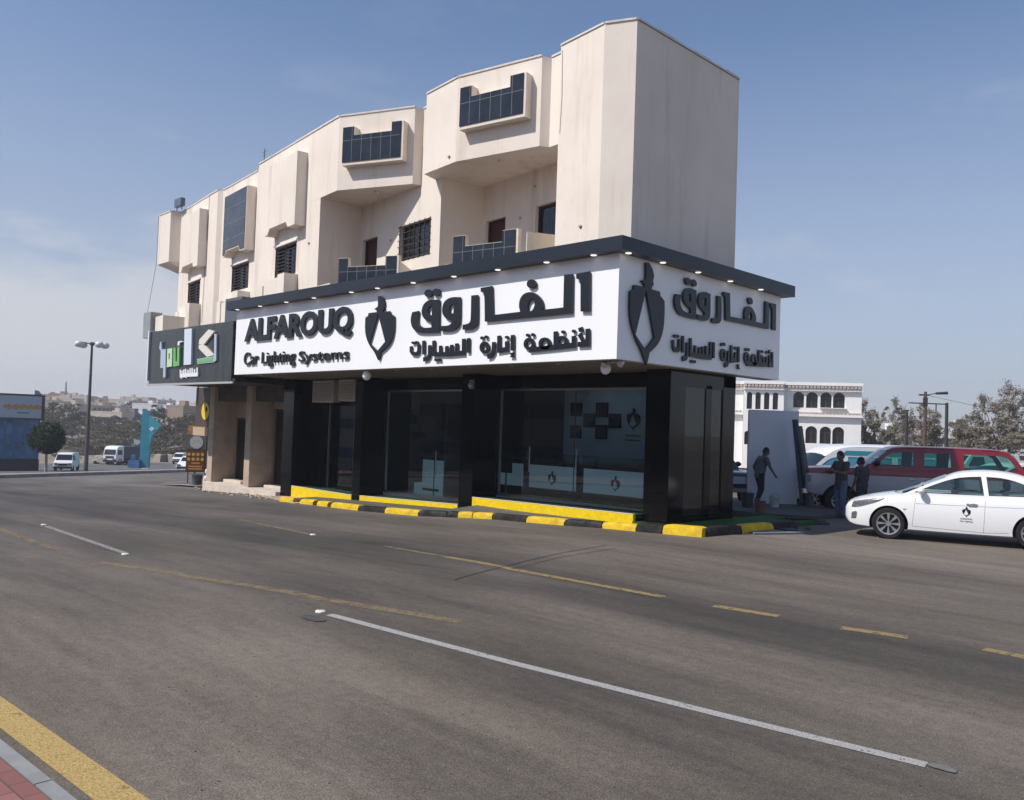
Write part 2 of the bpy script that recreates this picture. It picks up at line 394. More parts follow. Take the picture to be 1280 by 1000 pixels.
# tiled false balconies on the two bays
def tiled_box(F, l, r, tl, tr, bot, tw, d, zt, zmid, zb, name, sides=True):
    s0 = ws(F, l, tl, d)[0]; s1 = ws(F, r, tr, d)[0]
    box = MB()
    a, b = s0+tw[0], s1-tw[1]
    out = [(s0, zb), (s1+.07, zb), (s1+.07, zt), (b, zt), (b, zmid), (a, zmid), (a, zt), (s0, zt)]
    box.plate([out], lambda x, y, dd: F(x, dd, y), 0.004 if sides else d-.14, d)
    o = bpart(box, name, M_TRIM)
    c = [(s0+.01, zb+.09), (s1, zb+.09), (s1, zt-.015), (b+.01, zt-.015), (b+.01, zmid-.015), (a-.01, zmid-.015), (a-.01, zt-.015), (s0+.01, zt-.015)]
    cl = MB().plate([c], lambda x, y, dd: F(x, dd, y), d+.003, d+.022, 0)
    n = 6
    for i in range(1, n):
        x = s0+(s1-s0)*i/n; cl.fbox(F, x-.006, x+.006, d+.021, d+.0245, zb+.1, (zt if (x < a or x > b) else zmid)-.02, 1)
    cl.fbox(F, s0+.02, s1-.01, d+.021, d+.024, zmid-.16, zmid-.148, 1)
    bpart(cl, 'tile_cladding', [M_TILE, M_GROUT], o)
    return o
tiled_box(FB, 429, 502, 163, 155, 0, (.38, .32), .26, 10.98, 10.72, 9.84, 'false_balcony')
tiled_box(FD, 575.5, 655, 118, 98, 0, (.36, .40), .26, 11.0, 10.72, 9.9, 'false_balcony')
# balcony parapets at the foot of the two recesses
tiled_box(FB, 424, 496, 321, 319, 0, (.32, .36), .16, 7.12, 6.86, 5.6, 'balcony_parapet', False)
tiled_box(FD, 567, 645, 300, 290, 0, (.38, .40), .18, 7.18, 6.90, 5.6, 'balcony_parapet', False)
pw = []
s0 = ws(FB, 496, 319, .16)[0]
pw.append(MB().hexa([FB(s0-.03, .02, 5.7), FB(s0+.09, .15, 5.7), FB(s0+.16, -.75, 5.7), FB(s0-.0, -.75, 5.7), FB(s0-.03, .02, 6.96), FB(s0+.09, .15, 6.96), FB(s0+.16, -.75, 6.74), FB(s0, -.75, 6.74)]))
pw.append(MB().hexa([FD(2.32, .02, 5.7), FD(2.44, .17, 5.7), FD(2.66, -1.0, 5.7), FD(2.5, -1.0, 5.7), FD(2.32, .02, 7.08), FD(2.44, .17, 7.08), FD(2.66, -1.0, 7.2), FD(2.5, -1.0, 7.2)]))
pw.append(MB().fbox(FA, 5.25, 6.42, -.02, .1, 5.7, 6.42)); pw.append(MB().fbox(FW, 2.1, 4.55, .03, .14, 5.7, 6.55)); pw.append(MB().fbox(FC, .15, 1.35, -.16, -.04, 5.7, 6.55))
for q in pw: bpart(q, 'parapet_wall', M_TRIM)
# storey floor inside the recesses
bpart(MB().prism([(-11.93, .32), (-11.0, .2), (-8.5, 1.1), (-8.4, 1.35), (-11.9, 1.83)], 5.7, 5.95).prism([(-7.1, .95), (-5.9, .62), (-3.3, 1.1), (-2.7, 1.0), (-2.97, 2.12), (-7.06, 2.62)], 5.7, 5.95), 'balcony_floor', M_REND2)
# soffit lamps in the two recesses
for x, y in ((-9.9, .95), (-4.9, 1.2)):
    bpart(MB().lathe([(0, 0), (.09, 0), (.07, -.07), (0, -.09)], (x, y, ZM-.002), 'z', 16), 'ceiling_lamp', M_TRIM, smooth=40)
# windows with grilles, doors
def window(key, grille):
    F, a, b, z0, z1 = WIN[key]; t = .05
    fr = MB()
    for (p, q, r_, s_) in ((a, b, z0, z0+t), (a, b, z1-t, z1), (a, a+t, z0+t, z1-t), (b-t, b, z0+t, z1-t), ((a+b)/2-.025, (a+b)/2+.025, z0+t, z1-t)):
        fr.fbox(F, p+.002, q-.002, -.20, -.13, r_+.002, s_-.002)
    o = bpart(fr, 'window', M_DARK)
    pn = MB().fbox(F, a+.004, b-.004, -.185, -.17, z0+.004, z1-.004); bpart(pn, 'pane', M_WGLASS, o)
    gr = MB()
    if grille == 'h':
        n = 9
        for i in range(n): z = z0+.06+(z1-z0-.12)*i/(n-1); gr.fbox(F, a+.01, b-.01, -.07, -.03, z-.018, z+.018)
        for x in (a+.03, (a+b)/2, b-.03): gr.fbox(F, x-.012, x+.012, -.028, -.012, z0+.01, z1-.01)
    else:
        for i in range(7): x = a+.04+(b-a-.08)*i/6; gr.fbox(F, x-.009, x+.009, .0, .018, z0-.02, z1+.02)
        for i in range(6): z = z0+.04+(z1-z0-.08)*i/5; gr.fbox(F, a-.03, b+.03, .02, .036, z-.009, z+.009)
    bpart(gr, 'grille', M_DARK if grille == 'h' else mat('grey iron', (.05, .047, .043), .6), o)
    if grille == 'h':
        bpart(MB().fbox(F, a-.06, b+.06, .0, .05, z1+.01, z1+.07), 'lintel', mat('white lintel', (.78, .75, .70), .8), o)
        bl = MB()
        for (p, q, zz, dd) in ((a-.55, a-.16, 6.82, .34), (b-.35, b+.2, 7.0, .46)): bl.fbox(F, p, q, .005, dd, 5.0, zz)
        bl.fbox(F, a-.16, b-.35, .005, .30, 5.0, 6.74 if key == 'G' else 6.98)
        bpart(bl, 'planter_box', M_REND, o)
    return o
window('H', 'h'); window('G', 'h'); window('A', 'h'); window('W', 'v')
for key in DOORS:
    F, a, b, z0, z1 = DOORS[key]
    d = MB(); t = .06
    for (p, q, r_, s_) in ((a, b, z1-t, z1), (a, a+t, z0, z1-t), (b-t, b, z0, z1-t)): d.fbox(F, p+.002, q-.002, -.2, -.1, r_, s_-.002)
    o = bpart(d, 'balcony_door', M_DARK)
    bpart(MB().fbox(F, a+t, b-t, -.19, -.15, z0, z1-t).fbox(F, a+t+.1, b-t-.1, -.15, -.14, z0+1.2, z1-t-.15), 'door_leaf', M_DOOR if key != 'R2' else M_WGLASS, o)
# cables down the facade, small fittings, the grey cabinet and cream balcony block above the dark sign
for pts, r_ in (([(-28.0, 1.90, 11.4), (-27.98, 1.88, 9.2), (-27.9, 1.5, 6.5)], .010), ([FH(3.9, .02, 11.4), FH(3.75, .03, 9), FH(3.6, .02, 6.2)], .008), ([FE(.06, .012, 11.3), FE(.10, .012, 10.2), FE(.06, .012, 9.3)], .005)):
    bpart(MB().tube(pts, r_, 5), 'cable', mat('cable grey', (.16, .13, .11), .8))
for F, a, z in ((FE, .9, 6.95), (FW, 1.95, 7.85), (FR, 1.75, 8.0), (FR, 2.35, 8.75), (FA, 4.6, 7.9), (FC, 1.25, 9.4)): bpart(MB().ball(F(a, .02, z), (.05, .03, .04), 8), 'wall_fitting', mat('old plastic', (.42, .35, .29), .7), smooth=50)
cbk = MB().prism([(-25.5, .95), (-24.5, .85), (-24.2, 2.0), (-25.5, 2.3)], 4.6, 6.50); bpart(cbk, 'balcony_block', M_REND)
lowend = MB().prism([(-27.0, 2.6), (-26.6, 2.36), (-26.6, 8.9), (-27.0, 8.9)], 3.95, 9.2); bpart(lowend, 'end_wall', M_REND)

# ------------------------------------------------------------------ ground floor
ZS = 3.80
fl = MB()
bays = [(-.5, -7.05, .36), (-7.05, -12.3, .06), (-12.3, -16.9, -.18)]
for x1, x0, zf in bays: fl.box(x0+.003, min(x1, -.62), 3.25, 5.2 if x1 > -1 else 6.6, zf-1.2, zf)
bpart(fl, 'floor_slab', mat('floor tile', (.38, .36, .34), .35, .1, 3))
def fin(x0, x1, y0, y1, zb, mt, nm='column'):
    return bpart(MB().box(x0, x1, y0, y1, zb, ZS-.004), nm, mt, bevel=.012)
fin(-1.15, -.45, 2.62, 3.25, g(-1)-.3, M_BLACK)
fin(-7.32, -6.76, 2.30, 3.36, g(-7)-.3, M_BLACK)
fin(-12.55, -12.13, 2.30, 3.36, g(-12)-.3, M_BLACK)
fin(-17.05, -16.35, 2.30, 3.36, g(-17)-.3, M_BLACK)
fin(-16.34, -15.6, 3.0, 3.42, g(-16)-.3, M_BLACK)
bpart(MB().box(-17.0, -.52, 3.22, 3.40, 3.42, ZS-.006), 'beam', M_BLACK)
# glass fronts
def shopfront(x0, x1, zf, ndoor, name='shop_window'):
    fr = MB(); y = 3.26; zt = 3.42; t = .06
    fr.box(x0, x1, y, y+.07, zt-t, zt-.003); fr.box(x0, x0+t, y, y+.07, zf+.06, zt-t); fr.box(x0, x1, y-.01, y+.08, zf+.003, zf+.06)
    fr.box(x1-.03, x1, y, y+.07, zf+.06, zt-t)
    o = bpart(fr, name, M_ALU)
    bpart(MB().box(x0+t, x1-.03, y+.03, y+.04, zf+.06, zt-t), 'pane', M_GLASS, o)
    for xd in ndoor:
        bpart(MB().box(xd-.006, xd+.006, y+.022, y+.048, zf+.07, zt-t-.01), 'joint', mat('pane edge', (.05, .07, .07), .2), o)
        h = MB().tube([(xd+.12, y-.02, zf+.75), (xd+.12, y-.02, zf+1.45)], .016, 8)
        for z in (.85, 1.35): h.tube([(xd+.12, y-.02, zf+z), (xd+.12, y+.03, zf+z)], .01, 6)
        bpart(h, 'handle', M_ALU, o, smooth=40)
    return o
shopfront(-6.74, -1.16, .36, (-5.6, -3.9))
shopfront(-12.11, -7.34, .06, (-9.6,))
shopfront(-15.58, -12.57, -.18, ())
# side wall along the corner: black columns and glass
fin(-.72, -.46, 4.92, 5.5, -.05, M_BLACK)
fin(-.66, -.47, 4.15, 4.42, .1, M_BLACK)
sd = MB().box(-.53, -.47, 3.26, 4.91, .30, .38)
o = bpart(sd, 'side_window', M_BLACK); bpart(MB().box(-.53, -.47, 3.26, 4.91, 3.42, 3.5), 'head_rail', M_BLACK, o); bpart(MB().box(-.505, -.495, 3.26, 4.14, .38, 3.42), 'pane', M_GLASS2, o); bpart(MB().box(-.505, -.495, 4.43, 4.91, .38, 3.42), 'pane', M_GLASS2, o)
bpart(MB().box(-.56, -.46, 3.26, 5.5, 3.5, ZS-.006), 'side_beam', M_BLACK)
bpart(MB().box(-.56, -.45, 3.26, 5.5, -.3, .30), 'side_plinth', M_BLACK)
# interior shell
ins = MB()
ins.box(-6.05, -.75, 5.28, 5.36, .36, ZS); ins.box(-.8, -.75, 4.91, 5.28, .36, ZS)
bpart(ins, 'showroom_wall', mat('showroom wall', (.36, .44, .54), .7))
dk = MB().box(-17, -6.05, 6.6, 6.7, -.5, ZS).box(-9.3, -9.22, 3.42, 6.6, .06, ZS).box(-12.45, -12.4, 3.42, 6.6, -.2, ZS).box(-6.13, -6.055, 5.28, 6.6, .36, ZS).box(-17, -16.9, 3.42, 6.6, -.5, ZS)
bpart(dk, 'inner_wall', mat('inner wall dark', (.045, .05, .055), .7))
bpart(MB().prism([(-27, 3.3), (-17.2, 3.3), (-17.2, 3.0), (-.55, 3.42), (-.55, 5.4), (-26.8, 8.9)], ZS, ZS+.1), 'ceiling', mat('ceiling white', (.75, .75, .75), .8))
# left part: stone fins and two doorways on a plinth
for x0, x1, zb in ((-22.85, -22.42, -.8), (-19.75, -19.32, -.7)):
    fin(x0, x1, 2.25, 3.2, zb, M_STONE, 'pilaster')
bpart(MB().box(-22.86, -22.7, 3.42, 9, -1.0, ZS).box(-22.8, -19.6, 3.2, 3.4, 2.35, ZS).box(-19.59, -17.06, 3.2, 3.4, 2.75, ZS).box(-22.8, -22.4, 3.2, 3.38, -.6, 2.35).box(-20.7, -19.4, 3.2, 3.38, -.6, 2.35), 'ground_wall', M_STONE)
pl = MB().prism([(-22.9, 2.12), (-17.06, 2.12), (-17.06, 4.2), (-22.9, 4.2)], -1.2, lambda p: -.30)
pl.box(-22.3, -20.8, 2.7, 3.26, -.30, -.18); pl.box(-19.2, -17.3, 2.8, 3.26, -.30, -.20)
bpart(pl, 'plinth', M_PLINTH, bevel=.015)
for x0, x1, zt in ((-22.38, -20.72, 2.33), (-19.3, -17.3, 2.73)):
    fr = MB()
    for a, b, c, d in ((x0, x1, zt-.08, zt), (x0, x0+.08, -.18, zt-.08), (x1-.08, x1, -.18, zt-.08), ((x0+x1)/2-.04, (x0+x1)/2+.04, -.18, zt-.08)): fr.box(a, b, 3.27, 3.34, c, d)
    o = bpart(fr, 'entrance_door', mat('bronze frame', (.10, .07, .05), .5)); bpart(MB().box(x0+.08, x1-.08, 3.305, 3.315, -.17, zt-.08), 'pane', M_WGLASS, o)
    bpart(MB().box((x0+x1)/2+.09, (x0+x1)/2+.75, 3.285, 3.30, .0, 1.55), 'curtain', mat('grey curtain', (.14, .16, .17), .9, .2, 5, stretch=(9, 1, .2)), o)
bpart(MB().box(-22.4, -19.76, 2.4, 3.19, 3.0, ZS-.01).box(-19.30, -17.1, 2.4, 3.19, 3.0, ZS-.01), 'shutter_box', mat('brown fascia', (.10, .075, .06), .7, .2, 3))
# yellow risers belong to the three raised shop floors
for i, (x0, x1, y, za, zc) in enumerate(((-6.74, -1.18, 2.40, .335, .385), (-12.11, -7.34, 2.40, -.05, .08), (-16.3, -12.57, 2.40, -.03, -.07))):
    def slope(ya, yb, da, dbot, base=None):
        return MB().hexa([(x0, ya, g(x0)-.1 if base else za+dbot), (x1, ya, g(x1)-.1 if base else zc+dbot), (x1, yb, g(x1)-.1 if base else zc+dbot), (x0, yb, g(x0)-.1 if base else za+dbot), (x0, ya, za+da), (x1, ya, zc+da), (x1, yb, zc+da), (x0, yb, za+da)])
    o = bpart(slope(y-.10, y, 0, 0, True), 'step_riser', M_YEL, bevel=.01)
    bpart(slope(y-.105, y-.03, .014, .003), 'edge_strip', M_TRIM, o)
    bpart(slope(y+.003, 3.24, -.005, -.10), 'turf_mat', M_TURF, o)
# ================================================================== shop sign on the corner
M_WHITE = mat('white sign face', (.86, .86, .87), .35, .02, .6)
M_FASC = mat('dark fascia', (.013, .018, .026), .35, .25, .7, stretch=(.4, .4, 2))
M_LETT = mat('black letter', (.010, .012, .016), .35)
M_LAMP = mat('downlight', (.9, .9, .9), .4, emit=(1, .97, .9, .8))
M_SOFF = mat('canopy soffit', (.22, .19, .165), .45, .15, .8)
X0, Z0, Z1, Y1 = -16.42, 3.80, 5.99, 6.86
sign = thing('shop_sign', 'large white wraparound sign box with raised black lettering under a dark canopy on the corner', 'shop sign', (0, 0, Z0))
SI = Matrix.Translation(sign.location).inverted()
def spart(mb, name, mats, parent=None, par=None, inv=None, **k):
    o = mb.build(name, mats, sign if parent is None else parent, **k)
    if parent is None: o.matrix_parent_inverse = SI
    return o
spart(MB().prism([(X0, 0), (0, 0), (0, Y1), (-.2, Y1), (-.2, .2), (X0, .2)], Z0, Z1), 'panel', M_WHITE)
cano = [(X0-.25, -.27), (.27, -.27), (.27, Y1+.26), (-.45, Y1+.26), (-.45, 1.2), (X0-.25, 1.2)]
can = spart(MB().prism(cano, Z1+.003, 6.28), 'canopy', M_FASC)
spart(MB().prism([(X0+.01, .203), (-.203, .203), (-.203, Y1-.01), (-.45, Y1-.01), (-.45, 5.4), (-3, 4), (-17.0, 3.4), (X0+.01, 2.3)], Z0-.006, Z0+.09), 'soffit', M_SOFF)
def downlight(x, y, z, r=.055):
    mb = MB().lathe([(0, -.012), (r, -.012), (r*1.25, -.004), (r*1.25, .0)], (x, y, z), 'z', 16, 0)
    return mb
for u in (314, 342, 374, 408, 454, 486, 530, 580, 634, 694, 752):
    p = un(u, 0, 1, -.135); spart(downlight(p.x, -.135, Z1-.001), 'downlight', M_LAMP, can)
for u in (795, 838, 882, 922, 960):
    p = un(u, 0, 0, .135); spart(downlight(.135, p.y, Z1-.001), 'downlight', M_LAMP, can)
for i in range(11):
    spart(downlight(-15.6+i*1.5, .55, Z0-.007, .045), 'soffit_light', mat('unlit lamp', (.6, .6, .58), .3))

D0, D1 = .022, .072
def front(x, z, d): return (x, -(D0+d), z)
def fpx(pts, zx, zy, sc, d=.09):
    o = []
    for a, b in pts:
        p = un(zx+a/sc, zy+b/sc, 1, -d); o.append((p.x, p.z))
    return o
q2 = lambda pts: fpx(pts, 440, 350, 7.694); q3 = lambda pts: fpx(pts, 580, 310, 5.881); q1 = lambda pts: fpx(pts, 280, 340, 7.111)
def ring(cx, cy, rx, ry, th, q, n=20):
    return [q(ell(cx, cy, rx, ry, n)), q(ell(cx, cy, rx-th, ry-th, n))]
BIG = [
    [q3([(820, 188), (918, 170), (916, 465), (852, 465), (852, 268), (846, 242), (838, 230), (820, 224)])],
    [smooth_poly(q3([(118, 292), (200, 278), (206, 492), (408, 468), (398, 425), (405, 375), (430, 338), (468, 322), (505, 325), (545, 350), (572, 390), (576, 430), (566, 454), (725, 436), (731, 195), (792, 190), (788, 478), (148, 540), (146, 350), (138, 328), (118, 320)]), 1, 38), q3(ell(488, 420, 25, 45, 18, .25))],
    [q3(ell(490, 263, 34, 33))],
    [smooth_poly(q2([(1140, 148), (1200, 142), (1202, 395), (1188, 440), (1155, 468), (1105, 478), (1055, 476), (1058, 428), (1095, 424), (1125, 410), (1136, 380)]), 2, 60)],
    [smooth_poly(q2([(1032, 163), (1032, 390), (1015, 445), (975, 482), (920, 494), (845, 491), (846, 440), (900, 440), (938, 428), (955, 405), (938, 388), (895, 370), (865, 330), (858, 285), (870, 222), (905, 182), (955, 162)]), 2, 65), smooth_poly(q2([(972, 226), (945, 235), (926, 265), (928, 300), (948, 318), (968, 322)]), 1)],
    [smooth_poly(q2([(832, 188), (828, 502), (640, 512), (590, 482), (562, 430), (557, 370), (573, 308), (634, 296), (625, 370), (632, 420), (660, 452), (700, 460), (757, 455), (757, 405), (712, 392), (678, 362), (660, 310), (672, 250), (705, 205), (752, 186)]), 2, 65), smooth_poly(q2([(760, 245), (738, 252), (722, 285), (730, 325), (762, 345)]), 1)],
    [q2(ell(726, 127, 37, 37))], [q2(ell(803, 118, 35, 37))],
]
w2_, w3 = 27/7.694/2, 25
S3 = lambda pts, w=26: [stroke(q3(pts), w*.0041)]
S2 = lambda pts, w=32: [stroke(q2(pts), w*.0033)]
SMALL = [
    S3([(900, 592), (900, 703), (828, 708)]), S3([(838, 632), (872, 690)], 22), S3([(862, 585), (838, 592), (842, 608), (866, 604)], 10),
    S3([(797, 645), (797, 712), (655, 728), (540, 740), (470, 746)]), [q3(ell(798, 610, 14, 12))],
    S3([(664, 612), (664, 726)]), ring(712, 686, 44, 42, 24, q3), [q3(ell(720, 616, 14, 12))],
    ring(585, 702, 46, 46, 24, q3), ring(470, 704, 40, 46, 23, q3), [q3(ell(460, 640, 13, 12))], [q3(ell(497, 636, 13, 12))],
    S3([(348, 638), (348, 752)]), S3([(332, 778), (352, 772), (338, 796), (362, 796)], 11),
    S3([(305, 684), (305, 742), (248, 752), (248, 643)]), [q3(ell(306, 655, 14, 11))],
    S3([(210, 690), (207, 762), (192, 788), (163, 798)]), ring(142, 730, 36, 44, 22, q3), [q3(ell(124, 660, 13, 12))], [q3(ell(154, 653, 13, 12))],
    S2([(1108, 558), (1106, 698)]), S2([(1062, 563), (1060, 698), (930, 710), (775, 712), (775, 582)]),
    S2([(995, 608), (995, 706)]), S2([(945, 622), (945, 708)]), S2([(898, 634), (898, 708)]), S2([(838, 630), (838, 708)], 28),
    [q2(ell(798, 768, 18, 13))], [q2(ell(830, 766, 16, 13))],
    S2([(734, 625), (732, 722), (715, 752), (674, 764)]), S2([(677, 582), (677, 714)]),
    S2([(556, 636), (556, 682), (572, 706), (610, 708), (628, 690), (630, 615)], 28), [q2(ell(578, 602, 17, 13))], [q2(ell(610, 598, 17, 13))],
]
SHIELD = [smooth_poly(q2([(122, 365), (135, 352), (148, 345), (152, 318), (190, 312), (234, 308), (233, 290), (212, 282), (206, 278), (234, 262), (243, 250), (244, 158), (262, 151), (285, 166), (303, 195), (307, 222), (298, 250), (305, 272), (292, 286), (287, 305), (355, 298), (362, 325), (380, 334), (397, 348), (397, 440), (388, 520), (365, 590), (330, 640), (292, 675), (270, 692), (258, 740), (245, 772), (228, 735), (205, 685), (165, 635), (132, 560), (118, 480)]), 1, 30), q2([(243, 318), (312, 592), (238, 682), (160, 606)])]
def lettering(groups, fn, name, depth=D1, mt=None):
    mb = MB()
    for i, c in enumerate(groups):
        e = .0007*(i % 5)
        mb.plate(c, fn, 0, depth-D0-e)
    return spart(mb, name, mt or M_LETT)
lettering(BIG, front, 'arabic_name'); lettering(SMALL, front, 'arabic_line', .062); lettering([SHIELD], front, 'emblem')
def bbox(gr):
    xs = [p[0] for c in gr for q in c for p in q]; ys = [p[1] for c in gr for q in c for p in q]; return min(xs), max(xs), min(ys), max(ys)
en = MB()
a, b = q1([(175, 615)])[0], q1([(1128, 560)])[0]
zt = q1([(1060, 305)])[0][1]
put_text(en, 'ALFAROUQ', a[0], b[0], q1([(600, 608)])[0][1]-.03, zt, lambda x, y, d: front(x, y, d), .055, .042)
spart(en, 'english_name', M_LETT)
for w_, u0, u1, vt, vb in (('Car', 166, 292, 706, 828), ('Lighting', 322, 618, 690, 846), ('Systems', 652, 1095, 672, 826)):
    en = MB(); put_text(en, w_, q1([(u0, vb)])[0][0], q1([(u1, vb)])[0][0], q1([(u0, vb)])[0][1], q1([(u1, vt)])[0][1], lambda x, y, d: front(x, y, d), .045, .009)
    spart(en, 'english_word', M_LETT)
# the same writing on the return face
def spx(a, b): p = un(770+a/5.557, 310+b/5.557, 0, .08); return p.y, p.z
def remap(gr, box):
    x0, x1, y0, y1 = bbox(gr); Y0, Y1_, z0, z1 = box
    return [[[(Y0+(p[0]-x0)/(x1-x0)*(Y1_-Y0), z0+(p[1]-y0)/(y1-y0)*(z1-z0)) for p in c] for c in g_] for g_ in gr]
sidef = lambda y, z, d: (D0+d, y, z)
yl, _ = spx(410, 400); yr, _ = spx(1115, 500); zt_ = spx(540, 215)[1]; zb_ = spx(540, 555)[1]
lettering(remap(BIG, (yl, yr, spx(1090, 605)[1], max(zt_, spx(1100, 372)[1]))), sidef, 'arabic_name')
lettering(remap(SMALL, (spx(398, 700)[0], spx(1100, 750)[0], spx(860, 838)[1]-.02, spx(1075, 705)[1])), sidef, 'arabic_line', .062)
lettering(remap([SHIELD], (spx(100, 400)[0], spx(342, 400)[0], spx(205, 812)[1], 5.93)), sidef, 'emblem')

# ------------------------------------------------------------------ the neighbour's dark sign
ds = thing('dark_sign', 'dark grey sign box with a white and green chevron logo beside the white sign', 'shop sign', (-20, 0, 3.55))
DI = Matrix.Translation(ds.location).inverted()
def dpart(mb, name, mats, parent=None, **k):
    o = mb.build(name, mats, parent or ds, **k)
    if parent is None: o.matrix_parent_inverse = DI
    return o
M_DSG = mat('dark sign face', (.030, .036, .042), .25, .35, 1.2, stretch=(3, 3, .5))
dpart(MB().prism([(-23.6, .02), (X0-.26, .02), (X0-.26, .5), (-23.6, .5)], 3.57, 5.66), 'panel', M_DSG)
dpart(MB().box(-23.75, -23.62, -.04, .5, 3.7, 5.72), 'end_panel', mat('end panel', (.62, .64, .66), .5))
dpart(MB().box(-23.6, X0-.02, -.04, .02, 3.50, 3.57), 'bottom_trim', mat('grey trim', (.40, .40, .40), .5))
dpart(MB().prism([(-23.6, .05), (X0-.02, .05), (-17.0, 2.24), (-22.4, 2.24), (-22.4, 5.2), (-23.6, 5.2)], 3.58, 3.68), 'soffit', mat('dark soffit', (.030, .027, .025), .6))
dpart(MB().prism([(-17.9, .3), (X0-.27, .3), (X0-.27, 1.4), (-17.9, 1.45)], 5.66, 6.55), 'side_screen', mat('grey screen', (.10, .11, .13), .5))
q4 = lambda pts: fpx(pts, 180, 380, 9.09, .1)
WH, GR, PG, LB = mat('white acrylic', (.78, .78, .80), .3), mat('green acrylic', (.16, .42, .13), .3), mat('pale green acrylic', (.50, .68, .42), .3), mat('blue grey acrylic', (.40, .47, .56), .3)
CR = mat('cream acrylic', (.72, .67, .60), .35)
def dlet(name, contours, mt, d=.075): dpart(MB().plate([q4(c) for c in contours], lambda x, z, dd: (x, .02-.004-dd, z), 0, d), name, mt)
dlet('chevron_arm', [[(720, 288), (785, 310), (660, 465), (610, 455), (615, 405)]], CR)
dlet('chevron_leg', [[(610, 462), (665, 462), (775, 580), (700, 600), (605, 500)]], CR, .07)
dlet('logo_base', [[(582, 625), (700, 604), (778, 590), (780, 335), (805, 340), (800, 640), (770, 660), (590, 680)]], LB, .055)
dlet('logo_green', [[(590, 632), (768, 602), (766, 648), (596, 668)]], GR, .065)
dlet('tall_bar', [[(448, 285), (530, 275), (520, 685), (438, 692)]], mat('pale blue acrylic', (.62, .68, .76), .3))
dlet('letter_green', [[(322, 500), (345, 492), (346, 650), (362, 650), (364, 490), (390, 484), (386, 700), (318, 710)]], GR)
dlet('letter_pale_green', [[(252, 510), (308, 500), (303, 708), (246, 718)], [(268, 560), (266, 630), (280, 628), (282, 558)]], PG)
dlet('letter_grey', [[(172, 430), (186, 428), (186, 515), (235, 510), (232, 720), (230, 830), (205, 838), (206, 725), (172, 725), (178, 530), (160, 500)]], LB)
dlet('letter_tail', [[(372, 425), (410, 418), (415, 430), (390, 440), (388, 468), (368, 470)]], WH)
def scrib():
    mb = MB(); xs = [(392, 745), (412, 742), (432, 740), (452, 735), (478, 730), (502, 728), (525, 725), (552, 722), (580, 720)]
    base = [(388, 818), (470, 806), (590, 800)]
    mb.plate([stroke(q4(base), .13)], lambda x, z, dd: (x, .016-dd, z), 0, .05)
    for i, (a, b) in enumerate(xs): mb.plate([stroke(q4([(a, b+(14 if i % 3 == 1 else 0)), (a, 812)]), .10)], lambda x, z, dd: (x, .016-dd, z), 0, .048-.0006*i)
    for a, b in ((405, 838), (455, 832)): mb.plate([q4(ell(a, b, 9, 8, 10))], lambda x, z, dd: (x, .016-dd, z), 0, .05)
    dpart(mb, 'small_line', WH)
scrib()
# grey cabinet on top of it
ug = MB().box(-26.4, -25.65, .8, 1.3, 5.62, 6.72); tag(ug.build('steel_cabinet', mat('grey steel', (.27, .29, .30), .5, .1, 3), bevel=.01), 'plain grey steel cabinet above the far left end of the dark sign', 'cabinet')
# brown restaurant board with a yellow round emblem past the stone pilaster
XB = un(247, 520, 1, 2.4).x
bs = thing('brown_board', 'dark brown board with a round yellow emblem at the far left of the ground floor', 'sign board', (-24.2, 2.4, 1.7))
BB = Matrix.Translation(bs.location).inverted()
o = MB().box(XB, -22.87, 2.3, 2.5, 1.95, 3.56).build('board', mat('brown board', (.075, .055, .052), .5), bs); o.matrix_parent_inverse = BB
o = MB().box(XB, -22.87, 2.22, 2.5, 1.55, 1.9).build('lower_trim', mat('tan trim', (.48, .37, .24), .6), bs); o.matrix_parent_inverse = BB
p = un(257, 514, 1, 2.28)
mb = MB()
mb.plate([ell(p.x, p.z, .34, .36, 20), ell(p.x+.10, p.z+.08, .10, .12, 10)], lambda x, z, d: (x, 2.29-d, z), 0, .03)
o = mb.build('yellow_emblem', mat('yellow acrylic', (.80, .58, .03), .4), bs); o.matrix_parent_inverse = BB
